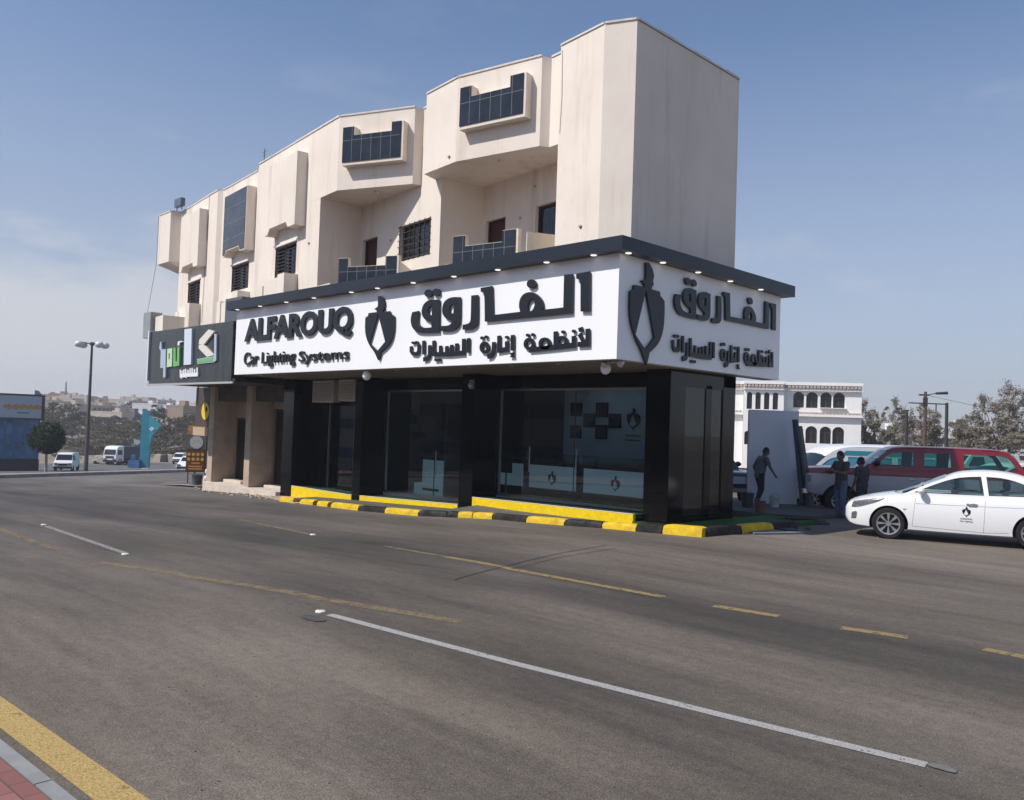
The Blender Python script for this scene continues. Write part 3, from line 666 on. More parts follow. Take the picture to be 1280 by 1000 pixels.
# ================================================================== ground, road, markings
def asphalt(name, base, light, dark, bands):
    m = bpy.data.materials.new(name); m.use_nodes = True; t = m.node_tree; b = t.nodes['Principled BSDF']; l = t.links.new
    tx = N(t, 'ShaderNodeTexCoord'); sp = N(t, 'ShaderNodeSeparateXYZ'); l(tx.outputs['Object'], sp.inputs[0])
    def noise(sc, det=4, st=None, ro=.6):
        n = N(t, 'ShaderNodeTexNoise'); n.inputs['Scale'].default_value = sc; n.inputs['Detail'].default_value = det; n.inputs['Roughness'].default_value = ro
        if st:
            q = N(t, 'ShaderNodeMapping'); q.inputs['Scale'].default_value = st; l(tx.outputs['Object'], q.inputs[0]); l(q.outputs[0], n.inputs[0])
        else: l(tx.outputs['Object'], n.inputs[0])
        return n.outputs[0]
    def ramp(src, stops):
        c = N(t, 'ShaderNodeValToRGB'); e = c.color_ramp.elements
        e[0].position = stops[0][0]; e[0].color = (*stops[0][1], 1); e[1].position = stops[-1][0]; e[1].color = (*stops[-1][1], 1)
        for p, col in stops[1:-1]: x = e.new(p); x.color = (*col, 1)
        l(src, c.inputs[0]); return c.outputs[0]
    def mix(f, a, b_, mode='MIX'):
        x = N(t, 'ShaderNodeMixRGB', blend_type=mode)
        for k, s in ((0, f), (1, a), (2, b_)):
            if isinstance(s, (int, float)): x.inputs[k].default_value = s
            elif isinstance(s, tuple): x.inputs[k].default_value = (*s, 1)
            else: l(s, x.inputs[k])
        return x.outputs[0]
    blot = ramp(noise(.35, 7, (.35, 1.1, 1)), [(.36, dark), (.5, base), (.66, light)])
    # worn and oily strips that run with the lanes
    wob = N(t, 'ShaderNodeMath', operation='MULTIPLY_ADD'); l(noise(.5, 6, (.22, .6, 1)), wob.inputs[0]); wob.inputs[1].default_value = 2.2; l(sp.outputs[1], wob.inputs[2])
    mr = N(t, 'ShaderNodeMapRange'); l(wob.outputs[0], mr.inputs[0]); mr.inputs[1].default_value = -14; mr.inputs[2].default_value = 10
    k = lambda y: (y+1.1+14)/24
    band = ramp(mr.outputs[0], [(k(y), (v, v*(1+.10*max(0, .9-v)), v*(1+.24*max(0, .9-v)))) for y, v in bands])
    c = mix(1.0, blot, band, 'MULTIPLY')
    spk = ramp(noise(95, 3, None, .7), [(.30, (.38, .38, .38)), (.5, (1, 1, 1)), (.66, (1.9, 1.84, 1.74))])
    c = mix(.85, c, spk, 'MULTIPLY')
    bits = ramp(noise(22, 2, None, .5), [(.245, (.25, .25, .25)), (.29, (1, 1, 1))]); c = mix(.8, c, bits, 'MULTIPLY')
    xr = N(t, 'ShaderNodeMapRange'); l(sp.outputs[0], xr.inputs[0]); xr.inputs[1].default_value = -16; xr.inputs[2].default_value = 5; xr.inputs[3].default_value = 1; xr.inputs[4].default_value = 0
    c = mix(1.0, c, mix(xr.outputs[0], (1.02, 1.02, 1.02), (.86, .91, 1.02)), 'MULTIPLY')  # cool tint towards the left: grazing sky reflection put into the asphalt colour
    scuff = ramp(noise(1.7, 9, (.16, 1.5, 1), .72), [(.36, (1.06, 1.05, 1.03)), (.52, (.90, .90, .91)), (.62, (.76, .76, .78)), (.72, (.62, .62, .64))]); c = mix(1.0, c, scuff, 'MULTIPLY')
    gr = ramp(noise(9, 8, None, .75), [(.35, (.84, .84, .84)), (.65, (1.14, 1.12, 1.09))]); c = mix(1.0, c, gr, 'MULTIPLY')
    l(c, b.inputs['Base Color']); b.inputs['Roughness'].default_value = .85; b.inputs['Specular IOR Level'].default_value = .3
    bp = N(t, 'ShaderNodeBump'); bp.inputs['Strength'].default_value = .35; bp.inputs['Distance'].default_value = .01
    l(noise(110, 3), bp.inputs['Height']); l(bp.outputs[0], b.inputs['Normal'])
    return m
BANDS = [(-14, 1.0), (-11.3, 1.04), (-10.3, .97), (-9.6, 1.03), (-8.7, .86), (-7.6, .80), (-6.9, .86), (-6.4, 1.0), (-6.0, .92), (-5.6, .56), (-4.9, .62), (-4.3, .54), (-3.8, .80), (-2.6, .96), (-1.5, .92), (1.0, 1.02), (3, 1.3)]
M_ASPH = asphalt('asphalt', (.126, .107, .089), (.165, .141, .118), (.092, .079, .067), BANDS)
M_DIRT = mat('dry ground', (.24, .19, .14), .95, .28, .25, bump=.3, bscale=3)
def sheet(name, xs, y0, y1, dz, mt, extra=None):
    """ground-following strip: rows at xs (points of the ground's profile), y0/y1 numbers or functions"""
    xs = sorted(set(xs)); mb = MB(); f = lambda y, x: y(x) if callable(y) else y
    mb.grid([[(x, f(y0, x), g(x)+dz), (x, f(y1, x), g(x)+dz)] for x in xs]); return kind(mb.build(name, mt), 'structure')
GX = [p[0] for p in GP]
sheet('ground', GX+[500, -1500], -700, 900, -.02, M_DIRT)
KA, KB = G(-90, 601), G(262, 589.5)
def kx(y): return KA.x + (KB.x-KA.x)*(y-KA.y)/(KB.y-KA.y)
# main road and forecourt as one asphalt surface up to the far kerb
mb = MB(); ys = [-60, -30, KA.y, KB.y, 40, 90]
rows = []
for x in [120, 1, -25]: rows.append([(x, y, g(x)+.004) for y in ys])
rows.append([(kx(y), y, g(kx(y))+.004) for y in ys])
road = kind(mb.grid(rows).build('road', M_ASPH), 'structure')
# far pavement with its kerb, and the side road beyond it
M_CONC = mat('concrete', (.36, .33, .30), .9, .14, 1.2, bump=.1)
def strip_poly(name, off0, off1, dz, h, mt):
    mb = MB(); rows = []
    for y in [-60, -30, KA.y, KB.y, 40, 90]:
        a, b = kx(y)-off0, kx(y)-off1
        rows.append([(a, y, g(a)+dz-.2), (a, y, g(a)+dz+h), (b, y, g(b)+dz+h), (b, y, g(b)+dz-.2)])
    return kind(mb.grid(rows).build(name, mt), 'structure')
strip_poly('kerb', 0, .25, 0, .22, mat('kerb concrete', (.30, .28, .26), .9, .2, 2))
strip_poly('pavement', .252, 3.0, 0, .20, M_CONC)
M_ASPH2 = asphalt('side asphalt', (.15, .137, .122), (.185, .17, .15), (.115, .105, .094), [(-14, 1), (10, 1)])
sheet('side_road', [-52, -60, -115, -128], -120, 140, .012, M_ASPH2)
# nearside pavement corner at the lower left: kerb, gutter stones and red pavers
def gl(pts, dz=0): return [G(u, v, dz) for u, v in pts]
def line(a, b, t): return a[0]+(b[0]-a[0])*t, a[1]+(b[1]-a[1])*t
e1, e2 = G(0, 920.5, .12), G(99.5, 999, .12); d = (e2-e1).normalized(); n = Vector((d.y, -d.x, 0))
if n.dot(CAM-e1) < 0: n = -n
def nearband(name, o0, o1, h0, h1, mt):
    A, B = e1-d*90, e2+d*60; mb = MB()
    P = []
    for t in [i/300 for i in range(301)]:
        q = A.lerp(B, t); P.append([tuple((q+n*o0).xy)+(g(q.x)+h0,), tuple((q+n*o1).xy)+(g(q.x)+h1,)])
    return kind(mb.grid(P).build(name, mt), 'structure')
k1 = n.dot(G(0, 944, .12)-e1)
mb = MB(); seg = .9; nseg = 60
ks = MB()
for i in range(-nseg, nseg):
    a, b = e1+d*(i*seg+.006), e1+d*((i+1)*seg-.006); P = []
    for q, o in ((a, 0), (b, 0), (b, k1), (a, k1)): P.append(tuple((q+n*o).xy)+(g(q.x)-.1,))
    for q, o in ((a, .012), (b, .012), (b, k1), (a, k1)): P.append(tuple((q+n*o).xy)+(g(q.x)+.12,))
    ks.hexa(P)
kind(ks.build('near_kerb', mat('grey kerb stone', (.25, .25, .25), .85, .12, 4, bump=.15)), 'structure')
def pavers():
    m = bpy.data.materials.new('red pavers'); m.use_nodes = True; t = m.node_tree; b = t.nodes['Principled BSDF']; l = t.links.new
    tx = N(t, 'ShaderNodeTexCoord'); mp_ = N(t, 'ShaderNodeMapping'); mp_.inputs['Rotation'].default_value = (0, 0, -math.atan2(d.y, d.x)); l(tx.outputs['Object'], mp_.inputs[0])
    br = N(t, 'ShaderNodeTexBrick'); br.inputs['Scale'].default_value = 1; br.inputs['Brick Width'].default_value = .21; br.inputs['Row Height'].default_value = .105; br.inputs['Mortar Size'].default_value = .005
    br.inputs['Color1'].default_value = (.21, .085, .075, 1); br.inputs['Color2'].default_value = (.27, .115, .10, 1); br.inputs['Mortar'].default_value = (.10, .07, .06, 1)
    l(mp_.outputs[0], br.inputs[0]); l(br.outputs[0], b.inputs['Base Color']); b.inputs['Roughness'].default_value = .9
    bp = N(t, 'ShaderNodeBump'); bp.inputs['Strength'].default_value = .5; bp.inputs['Distance'].default_value = .01; bp.invert = True; l(br.outputs[1], bp.inputs['Height']); l(bp.outputs[0], b.inputs['Normal'])
    return m
nearband('near_pavement', k1+.004, 6, .115, .115, pavers())
def paint(name, col, wear, sc=14, amax=1.0):
    """road paint worn through to the asphalt in flakes"""
    m = bpy.data.materials.new(name); m.use_nodes = True; t = m.node_tree; b = t.nodes['Principled BSDF']; l = t.links.new
    tx = N(t, 'ShaderNodeTexCoord'); n1 = N(t, 'ShaderNodeTexNoise'); n1.inputs['Scale'].default_value = sc; n1.inputs['Detail'].default_value = 9; n1.inputs['Roughness'].default_value = .75
    l(tx.outputs['Object'], n1.inputs[0]); c = N(t, 'ShaderNodeValToRGB'); e = c.color_ramp.elements
    e[0].position = wear-.04; e[1].position = wear+.05; e[0].color = (0, 0, 0, 1); e[1].color = (amax,)*3+(1,); l(n1.outputs[0], c.inputs[0])
    n3 = N(t, 'ShaderNodeTexNoise'); n3.inputs['Scale'].default_value = 70; n3.inputs['Detail'].default_value = 4; n3.inputs['Roughness'].default_value = .8; l(tx.outputs['Object'], n3.inputs[0])
    c3 = N(t, 'ShaderNodeValToRGB'); h = c3.color_ramp.elements; h[0].position = .34; h[1].position = .50; h[0].color = (.25, .25, .25, 1); h[1].color = (1, 1, 1, 1); l(n3.outputs[0], c3.inputs[0])
    am = N(t, 'ShaderNodeMath', operation='MULTIPLY'); l(c.outputs[0], am.inputs[0]); l(c3.outputs[0], am.inputs[1])
    n2 = N(t, 'ShaderNodeTexNoise'); n2.inputs['Scale'].default_value = 60; l(tx.outputs['Object'], n2.inputs[0])
    c2 = N(t, 'ShaderNodeValToRGB'); f = c2.color_ramp.elements; f[0].position = .3; f[1].position = .7
    f[0].color = (*[x*.72 for x in col], 1); f[1].color = (*[min(1, x*1.1) for x in col], 1); l(n2.outputs[0], c2.inputs[0]); l(c2.outputs[0], b.inputs['Base Color'])
    l(am.outputs[0], b.inputs['Alpha']); b.inputs['Roughness'].default_value = .8
    return m
P_Y, P_YF, P_W, P_W2, P_YE = paint('yellow road paint', (.33, .24, .10), .41, 9, .9), paint('faded yellow paint', (.27, .20, .11), .45, 5, .75), paint('white road paint', (.42, .405, .39), .37, 14, .95), paint('worn white paint', (.33, .32, .31), .42, 14, .85), paint('edge yellow paint', (.50, .345, .125), .36, 7, .95)
def marking(name, px, w, mt, dz=.009):
    pts = [Vector(G(u, v).xy) for u, v in px]; q = stroke([tuple(p) for p in pts], w); h = len(q)//2; mb = MB()
    rows = []
    for i in range(h-1):
        for t in (0, .25, .5, .75): rows.append((Vector(q[i]).lerp(Vector(q[i+1]), t), Vector(q[-1-i]).lerp(Vector(q[-2-i]), t)))
    rows.append((Vector(q[h-1]), Vector(q[h])))
    mb.grid([[(a.x, a.y, g(a.x)+dz), (b.x, b.y, g(b.x)+dz)] for a, b in rows]); return kind(mb.build(name, mt), 'structure')
marking('white_lane_line', [(412, 769), (640, 829.5), (900, 894.5), (1158, 957.5)], .115, P_W)
marking('white_lane_line', [(57, 658), (108, 675.5), (156, 692)], .12, P_W2)
marking('yellow_lane_line', [(560, 697), (640, 712), (735, 729.5), (830, 747)], .15, P_Y)
marking('yellow_lane_line', [(892, 758), (973, 771)], .17, P_Y); marking('yellow_lane_line', [(1051, 785.5), (1135, 797.5)], .17, P_Y); marking('yellow_lane_line', [(1230, 812), (1330, 832)], .17, P_Y)
marking('yellow_lane_line', [(128, 704), (260, 725), (400, 749), (575, 778)], .17, P_YF); marking('yellow_lane_line', [(-20, 655), (70, 687)], .16, P_YF)
marking('yellow_lane_line', [(300, 650), (395, 670)], .13, P_YF); marking('yellow_lane_line', [(480, 683), (560, 697)], .13, P_YF)
# broad yellow edge line along the near kerb
a0 = n.dot(G(0, 871)-e1); a1 = n.dot(G(0, 911)-e1)
nearband('yellow_edge_line', a0, a1, .008, .008, P_YE)
M_TAR = mat('tar seam', (.05, .045, .04), .8, .3, 6)
marking('tar_seam', [(568, 725), (600, 716), (645, 705), (700, 692), (757, 682)], .022, M_TAR, .012)
marking('tar_seam', [(640, 712), (700, 697), (770, 686)], .016, M_TAR, .0125)
def patch(name, c, rx, ry, mt, dz=.013, seed=1):
    r = random.Random(seed); p = G(*c); pts = []
    for i in range(26):
        t = 2*math.pi*i/26; k = 1+.28*(r.random()-.5); pts.append((p.x+rx*math.cos(t)*k, p.y+ry*math.sin(t)*k))
    mb = MB(); mb.add([(x, y, g(x)+dz) for x, y in pts], [tuple(range(26))]); return kind(mb.build(name, mt), 'structure')
patch('road_patch', (392, 774), .20, .09, mat('dark patch', (.072, .064, .058), .9, .2, 9), seed=3)
patch('road_patch', (1178, 961.5), .10, .05, mat('grey patch', (.155, .15, .14), .9, .2, 9), seed=4)
# raised road studs
for i, (u, v, lab) in enumerate(((400.5, 765.5, 'white road stud at the start of the long white lane line'), (156.5, 693.5, 'white road stud at the near end of the short white line'), (54.5, 656.5, 'white road stud at the far end of the short white line'), (391, 669, 'small white road stud by the faded yellow line before the shop'))):
    p = G(u, v); r = .06
    o = MB().lathe([(r, 0), (r, .012), (r*.7, .024), (0, .026)], (0, 0, 0), 'z', 18).build('road_stud', mat('stud white', (.75, .75, .73), .4), smooth=30)
    o.location = (p.x, p.y, g(p.x)+.004); tag(o, lab, 'road stud', 'round studs in the road')
    rf = MB().box(-.018, .018, -r*.5, r*.5, .018, .030).build('reflector', mat('amber reflector', (.5, .3, .06), .2), o)
# loose pebbles on the road: stuff
pb = MB(); r = random.Random(11)
for i in range(160):
    u, v = r.uniform(0, 1280), 640+360*r.random()**.6; p = G(u, v)
    if p.y > 1.6 and -27 < p.x < .6: continue
    s = r.uniform(.003, .008); pb.ball((p.x, p.y, g(p.x)+.004+s*.5), (s*1.3, s, s*.8), 5)
kind(pb.build('road_pebbles', mat('pebble', (.16, .14, .12), .9, .5, 30)), 'stuff')

# ------------------------------------------------------------------ painted kerb in front of the shop
M_KB = mat('black kerb paint', (.007, .0065, .006), .6, col2=(.035, .032, .028), scale=7, detail=9, bump=.5, bscale=22, spec=.3)
M_KY = mat('yellow kerb paint', (.74, .50, .004), .6, col2=(.52, .33, .015), scale=5, detail=9, bump=.5, bscale=18)
def kerb_block(p, q, col, label, h=.145, dpt=.17, seed=0):
    p, q = Vector(p), Vector(q); d_ = (q-p).normalized(); n_ = Vector((-d_.y, d_.x)); L_ = (q-p).length-.012
    r_ = random.Random(seed); mb = MB(); rows = []; ns_ = max(4, int(L_/.10))
    for i in range(ns_+1):
        a = -L_/2+L_*i/ns_; e = lambda s=.010: r_.uniform(-s, s); c = .02 if i in (0, ns_) else 0
        rows.append([(a, 0, -.12), (a, .004+e(), .08+e()), (a, .03+c+e(), h-.012-c+e()), (a, .075+e(), h-c+e()), (a, dpt, h-.004-c), (a, dpt, -.12)])
    mb.grid(rows); mb.add(rows[0], [(0, 1, 2, 3, 4, 5)]); mb.add(rows[-1], [(5, 4, 3, 2, 1, 0)])
    o = mb.build('kerb_block', M_KY if col == 'y' else M_KB, smooth=50)
    c = (p+q)/2; o.location = (c.x, c.y, (g(p.x)+g(q.x))/2); o.rotation_euler = (0, math.atan2(g(p.x)-g(q.x), (q-p).length), math.atan2(d_.y, d_.x))
    tag(o, label, 'kerb', 'yellow and black kerb blocks along the shop front')
KBL = [(349, 627, 366, 628.5, 'y', 'short yellow kerb block farthest left, at the end of the painted kerb'), (374.5, 630, 391, 631.5, 'y', 'small yellow kerb block, second from the left end of the painted kerb'),
       (395.5, 632.4, 409, 633.8, 'y', 'smallest yellow kerb block, third from the left end'), (413.5, 634.5, 447, 638.5, 'y', 'yellow kerb block at the left of the second black column'),
       (447.5, 638.8, 480, 641.5, 'b', 'worn black kerb block at the foot of the second black column'), (480.5, 641.6, 522.5, 645.4, 'y', 'long yellow kerb block below the glass door bay'),
       (523, 645.5, 558, 646.8, 'b', 'worn black kerb block below the right end of the glass door bay'), (558.5, 646.9, 571.5, 647.3, 'b', 'short black kerb stub before the pair of yellow blocks'),
       (572, 647.4, 590, 648, 'y', 'short yellow kerb block, left one of the pair below the middle column'), (590.5, 648.1, 615, 649.4, 'y', 'short yellow kerb block, right one of the pair below the middle column'),
       (615.5, 649.5, 657, 653.2, 'b', 'black kerb block under the left end of the longest yellow step'), (657.5, 653.3, 705, 657.2, 'y', 'yellow kerb block under the middle of the longest yellow step'),
       (705.5, 657.3, 752, 660.6, 'b', 'black kerb block in front of the wide shop window'), (752.5, 660.7, 794.5, 664.6, 'y', 'yellow kerb block under the right end of the longest yellow step'),
       (795, 664.8, 827, 667.6, 'b', 'glossy black kerb block beside the yellow corner block'), (827.5, 667.7, 877, 672, 'y', 'big yellow kerb block at the street corner')]
for i, (a, b, c, e, k, lab) in enumerate(KBL):
    kerb_block(G(a, b).xy, G(c, e).xy, k, lab, .22 if i > 13 else .165, .26 if i > 13 else .19, i)
cn = Vector(G(884, 671.5).xy); tocn = Vector((0.10, 1)).normalized(); s_ = 0
for i, (ln, k, lab) in enumerate(((1.25, 'b', 'black kerb block running back from the yellow corner block'), (1.2, 'y', 'shaded yellow kerb block on the side of the corner'), (1.0, 'b', 'shaded black kerb block at the rear of the side kerb'))):
    kerb_block((cn+tocn*s_), (cn+tocn*(s_+ln)), k, lab, .20, .22, 40+i); s_ += ln
# strip of pavement and turf behind the kerb, round the corner
cx = cn.x
mb = MB(); rows = []
for px in KBL:
    for u, v in ((px[0], px[1]), (px[2], px[3])):
        p = G(u, v); rows.append([(p.x, p.y+.15, g(p.x)+.10), (p.x, 2.62, max(g(p.x)+.12, .185 if p.x > -6.9 else -9))])
rows.append([(cx-.05, cn.y+.15, g(cx)+.13), (cx-.05, 2.62, g(cx)+.13)])
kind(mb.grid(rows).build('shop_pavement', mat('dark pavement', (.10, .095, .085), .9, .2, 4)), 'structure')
tf = MB().prism([(-1.2, cn.y+.22), (cx-.16, cn.y+.2), (cx+.12, cn.y+3.2), (cx+.1, 7.2), (-.44, 7.2), (-.44, 2.6), (-1.2, 2.6)], .0, .22)
kind(tf.build('turf', mat('sun brightened corner turf', (.040, .125, .020), .95, .4, 50, bump=.8, bscale=300)), 'stuff')  # green raised above the mats' turf, sunlight put into the colour

# ------------------------------------------------------------------ lamps, air conditioners under the sign
def bulb(u, v, lab, lit, r=.10, y=.5):
    p = un(u, v, 1, y); t = thing('globe_lamp', lab, 'lamp', (p.x, y, p.z), 0, 'globe lamps under the sign')
    MB().lathe([(.035, .0), (.035, Z0-p.z-.09), (.06, Z0-p.z-.09), (.06, Z0-p.z-.006)], (0, 0, .09), 'z', 14).build('holder', mat('lamp holder', (.5, .5, .5), .4), t, smooth=40)
    MB().ball((0, 0, 0), (r, r, r*1.1), 20).build('bulb', mat('opal bulb', (.86, .86, .86), .15), t, smooth=60)
bulb(458.5, 469.5, 'white globe lamp over the second black column', False, .125, .25); bulb(757, 461, 'large pale globe lamp near the sign corner', False, .115, .5)
p = un(762, 452, 1, .35)
sp_ = thing('spot_lamp', 'small twin spot lamp beside the globe lamp at the sign corner', 'lamp', (p.x, .35, Z0-.01))
MB().tube([(-.12, 0, -.03), (.35, 0, -.03)], .015, 8).tube([(.1, 0, 0), (.1, 0, -.03)], .02, 8).build('bar', mat('lamp holder', (.5, .5, .5), .4), sp_)
for x in (-.1, .33): MB().tube([(x, .02, -.02), (x, -.07, -.09)], [.05, .07], 12).build('spot_head', mat('spot metal', (.55, .55, .55), .3, metal=.6), sp_, smooth=40)
def ac(u0, u1, v0, v1, y, lab):
    a, b = un(u0, v0, 1, y), un(u1, v1, 1, y); w, h = b.x-a.x, a.z-b.z
    t = thing('air_conditioner', lab, 'air conditioner', ((a.x+b.x)/2, y, b.z), 0, 'air conditioner boxes under the sign')
    mt = mat('ac casing', (.46, .43, .38), .6, .1, 3)
    MB().box(-w/2, w/2, 0, .42, 0, h).build('casing', mt, t, bevel=.015)
    gm = MB()
    for i in range(9): gm.box(-w/2+.06, w/2-.06, -.012, -.001, .06+(h-.12)*i/9, .06+(h-.12)*(i+.55)/9)
    gm.build('louvre', mat('ac louvre', (.30, .28, .25), .6), t)
    MB().box(-w/2+.02, -w/2+.06, .05, .40, -.06, -.001).box(w/2-.06, w/2-.02, .05, .40, -.06, -.001).build('bracket', M_DARK, t)
ac(391, 416, 476, 503, 2.5, 'larger beige air conditioner box, left of the pair under the sign'); ac(423.5, 443, 474.5, 501.5, 2.35, 'smaller beige air conditioner box, right of the pair under the sign')
# small white camera on the beam
p = un(590, 481, 1, 2.28); t = thing('security_camera', 'small grey security camera on the black beam above the middle column', 'camera', (p.x, 2.28, p.z))
MB().box(-.09, .09, -.03, .01, -.12, .14).build('mount', mat('camera grey', (.24, .25, .28), .5), t, bevel=.01); MB().ball((0, -.07, -.02), (.06, .06, .06), 14).build('dome', mat('dome white', (.6, .6, .62), .2), t, smooth=60)

# ------------------------------------------------------------------ inside the showroom
def counter(x0, x1, y0, y1, zf, h, lab, emb):
    t = thing('display_counter', lab, 'counter', ((x0+x1)/2, y0, zf), 0, 'white fronted display counters in the showroom'); w = (x1-x0)/2
    MB().box(-w, w, 0, y1-y0, 0, h-.06).box(-w-.03, w+.03, -.03, y1-y0, h-.06, h).build('body', M_BLACK, t)
    MB().box(-w+.06, w-.06, -.012, -.002, .24, h-.10).build('front_panel', mat('counter panel added glow', (.55, .72, .76), .4, .1, 1.5, stretch=(.3, 1, 5), emit=(.62, .85, .92, .05)), t)  # faint glow added to the panel to lift it in the dim interior
    MB().box(-w, w, 0, .02, h+.002, h+.26).build('glass_top', glass('counter glass', (.8, .9, .9), .85), t)
    if emb:
        xs0, xs1, ys0, ys1 = bbox([SHIELD]); s = .42/(ys1-ys0)
        mb = MB().plate([[((q[0]-(xs0+xs1)/2)*s, (q[1]-ys0)*s+h*.55-.21) for q in c] for c in SHIELD], lambda x, z, d: (x, -.013-d, z), 0, .004); mb.build('emblem', M_LETT, t)
    r_ = random.Random(int(x0*10)); bx = MB()
    for i in range(int(w*9)):
        x = -w+.1+i*.21; bx.box(x, x+r_.uniform(.08, .16), .15, .35, h+.002, h+r_.uniform(.04, .12))
    bx.build('lamp_stock', mat('stock', (.25, .26, .27), .4, .5, 20), t)
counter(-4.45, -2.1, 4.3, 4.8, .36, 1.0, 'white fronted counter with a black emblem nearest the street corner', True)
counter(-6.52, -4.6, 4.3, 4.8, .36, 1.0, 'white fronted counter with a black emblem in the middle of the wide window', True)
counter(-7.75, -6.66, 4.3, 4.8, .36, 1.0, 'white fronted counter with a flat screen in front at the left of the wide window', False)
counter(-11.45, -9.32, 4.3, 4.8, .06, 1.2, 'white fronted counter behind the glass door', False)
lb = thing('low_shelf', 'low white shelf standing inside the glass door', 'shelf', (-10.3, 3.8, .06))
MB().box(-.9, .85, 0, .35, .0, .36).build('body', mat('counter panel added glow', (.55, .72, .76), .4), lb); MB().box(-.45, .35, -.01, -.001, .14, .22).build('dark_slot', M_BLACK, lb)  # shelf body shares the glow added to the counter panels
lap = thing('flat_screen', 'dark flat screen on a foot standing before the left counter', 'screen', (-7.1, 3.95, .36))
MB().box(-.22, .22, 0, .04, .62, .92).build('screen_frame', M_BLACK, lap); MB().tube([(0, .02, 0), (0, .02, .62)], .025, 8).lathe([(0, .0), (.16, .0), (.16, .02), (0, .03)], (0, .02, 0), 'z', 16).build('foot', M_ALU, lap)
wl = 5.27
def picture(u, v, w, h, lab):
    p = un(u, v, 1, wl); t = thing('wall_picture', lab, 'picture', (p.x, wl, p.z), 0, 'dark car pictures on the showroom wall')
    MB().box(-w/2, w/2, -.03, -.004, -h/2, h/2).build('canvas', M_BLACK, t); MB().box(-w/2+.03, w/2-.03, -.036, -.031, -h/2+.03, h/2-.03).build('image', mat('dark print', (.020, .030, .050), .4, .8, 7), t)
for u, v, lab in ((721, 512, 'top left dark picture on the showroom wall'), (753, 512, 'top right dark picture on the showroom wall, by the fill light tube'), (737, 525.5, 'dark picture between the two top and two bottom ones'),
                  (769, 526, 'bluish dark picture next to the wall emblem'), (720, 539.5, 'bottom left dark picture on the showroom wall'), (752, 540, 'bottom right dark picture on the showroom wall'), (817, 526.5, 'dark picture right of the wall emblem, beside the corner column')):
    picture(u, v, .44, .40, lab)
p = un(792, 524, 1, wl); we = thing('wall_emblem', 'black shield emblem with small lines of text on the showroom wall', 'emblem', (p.x, wl, p.z))
xs0, xs1, ys0, ys1 = bbox([SHIELD]); s = .62/(ys1-ys0)
MB().plate([[((q[0]-(xs0+xs1)/2)*s, (q[1]-(ys0+ys1)/2)*s) for q in c] for c in SHIELD], lambda x, z, d: (x, -.004-d, z), 0, .01).build('emblem', M_LETT, we)
tx_ = MB(); put_text(tx_, 'ALFAROUQ', -.26, .26, -.50, -.43, lambda x, y, d: (x, -.004-d, y), .008, .02); put_text(tx_, 'Car Lighting Systems', -.28, .28, -.62, -.55, lambda x, y, d: (x, -.004-d, y), .008, .01); tx_.build('text', M_LETT, we)
tv = thing('wall_banner', 'tall dark blue banner behind the glass of the left bay', 'banner', (-16.2, 4.3, -.18)); MB().box(-.75, .75, 0, .03, .9, 3.1).build('cloth', mat('blue banner', (.03, .045, .11), .7, .3, 2), tv); MB().tube([(-.75, .015, 0), (-.75, .015, 3.1)], .02, 6).tube([(.75, .015, 0), (.75, .015, 3.1)], .02, 6).build('pole', M_ALU, tv)
for x, h, lab in ((-15.9, .98, 'taller red stool frame behind the left bay glass'), (-15.45, .88, 'shorter red stool frame behind the left bay glass')):
    t = thing('red_stand', lab, 'stand', (x, 3.95, -.18)); MB().box(-.12, .12, 0, .2, 0, h).build('body', mat('red board', (.16, .015, .02), .6), t, bevel=.02); MB().box(-.15, .15, -.02, .22, h+.002, h+.04).build('top', M_BLACK, t)

for x, y, k, lab in ((-3.9, 4.4, .9, 'long added fill light inside the showroom behind the wide window'), (-10.4, 4.6, .7, 'long added fill light inside the glass door bay'), (-15.2, 4.0, .7, 'long added fill light inside the left bay')):  # added fill lights, mostly hidden above the glass, to brighten the inner walls
    t = thing('fill_light', lab, 'added fill light', (x, y, ZS-.12), 0, 'fill lights added inside the shop')
    MB().box(-.8, .8, -.14, .14, .02, .10).build('casing', M_ALU, t); MB().box(-.76, .76, -.11, .11, .0, .018).build('diffuser', mat('fill light tube %.1f' % k, (.9, .9, .9), .4, emit=(.82, .92, 1, k*2)), t)
# ================================================================== vehicles
CR_ = math.atan2(_rt.y, _rt.x)
def lerpt(pts, x):
    if x <= pts[0][0]: return pts[0][1]
    for (a, b), (c, d_) in zip(pts, pts[1:]):
        if x <= c: return b+(d_-b)*(x-a)/(c-a) if c > a else d_
    return pts[-1][1]
def chaikin(pts, it=2):
    for _ in range(it):
        o = [pts[0]]
        for p, q in zip(pts, pts[1:]): o += [(p[0]*.75+q[0]*.25, p[1]*.75+q[1]*.25), (p[0]*.25+q[0]*.75, p[1]*.25+q[1]*.75)]
        pts = o+[pts[-1]]
    return pts
M_TYRE = mat('tyre', (.012, .012, .012), .85, .2, 20); M_RIM = mat('alloy', (.50, .50, .52), .3, metal=.85); M_DKP = mat('black plastic', (.014, .014, .015), .55)
M_CGL = glass('car glass', (.78, .85, .84), .93); M_CGD = mat('dark car glass', (.012, .016, .018), .06, coat=.5)
M_LENS = mat('lamp lens', (.13, .135, .14), .2, .5, 14, coat=.4); M_CHR = mat('chrome', (.7, .7, .7), .12, metal=1.0); M_SEAT = mat('seat cloth', (.09, .09, .095), .9)
M_RED = mat('tail lamp', (.30, .01, .01), .15)
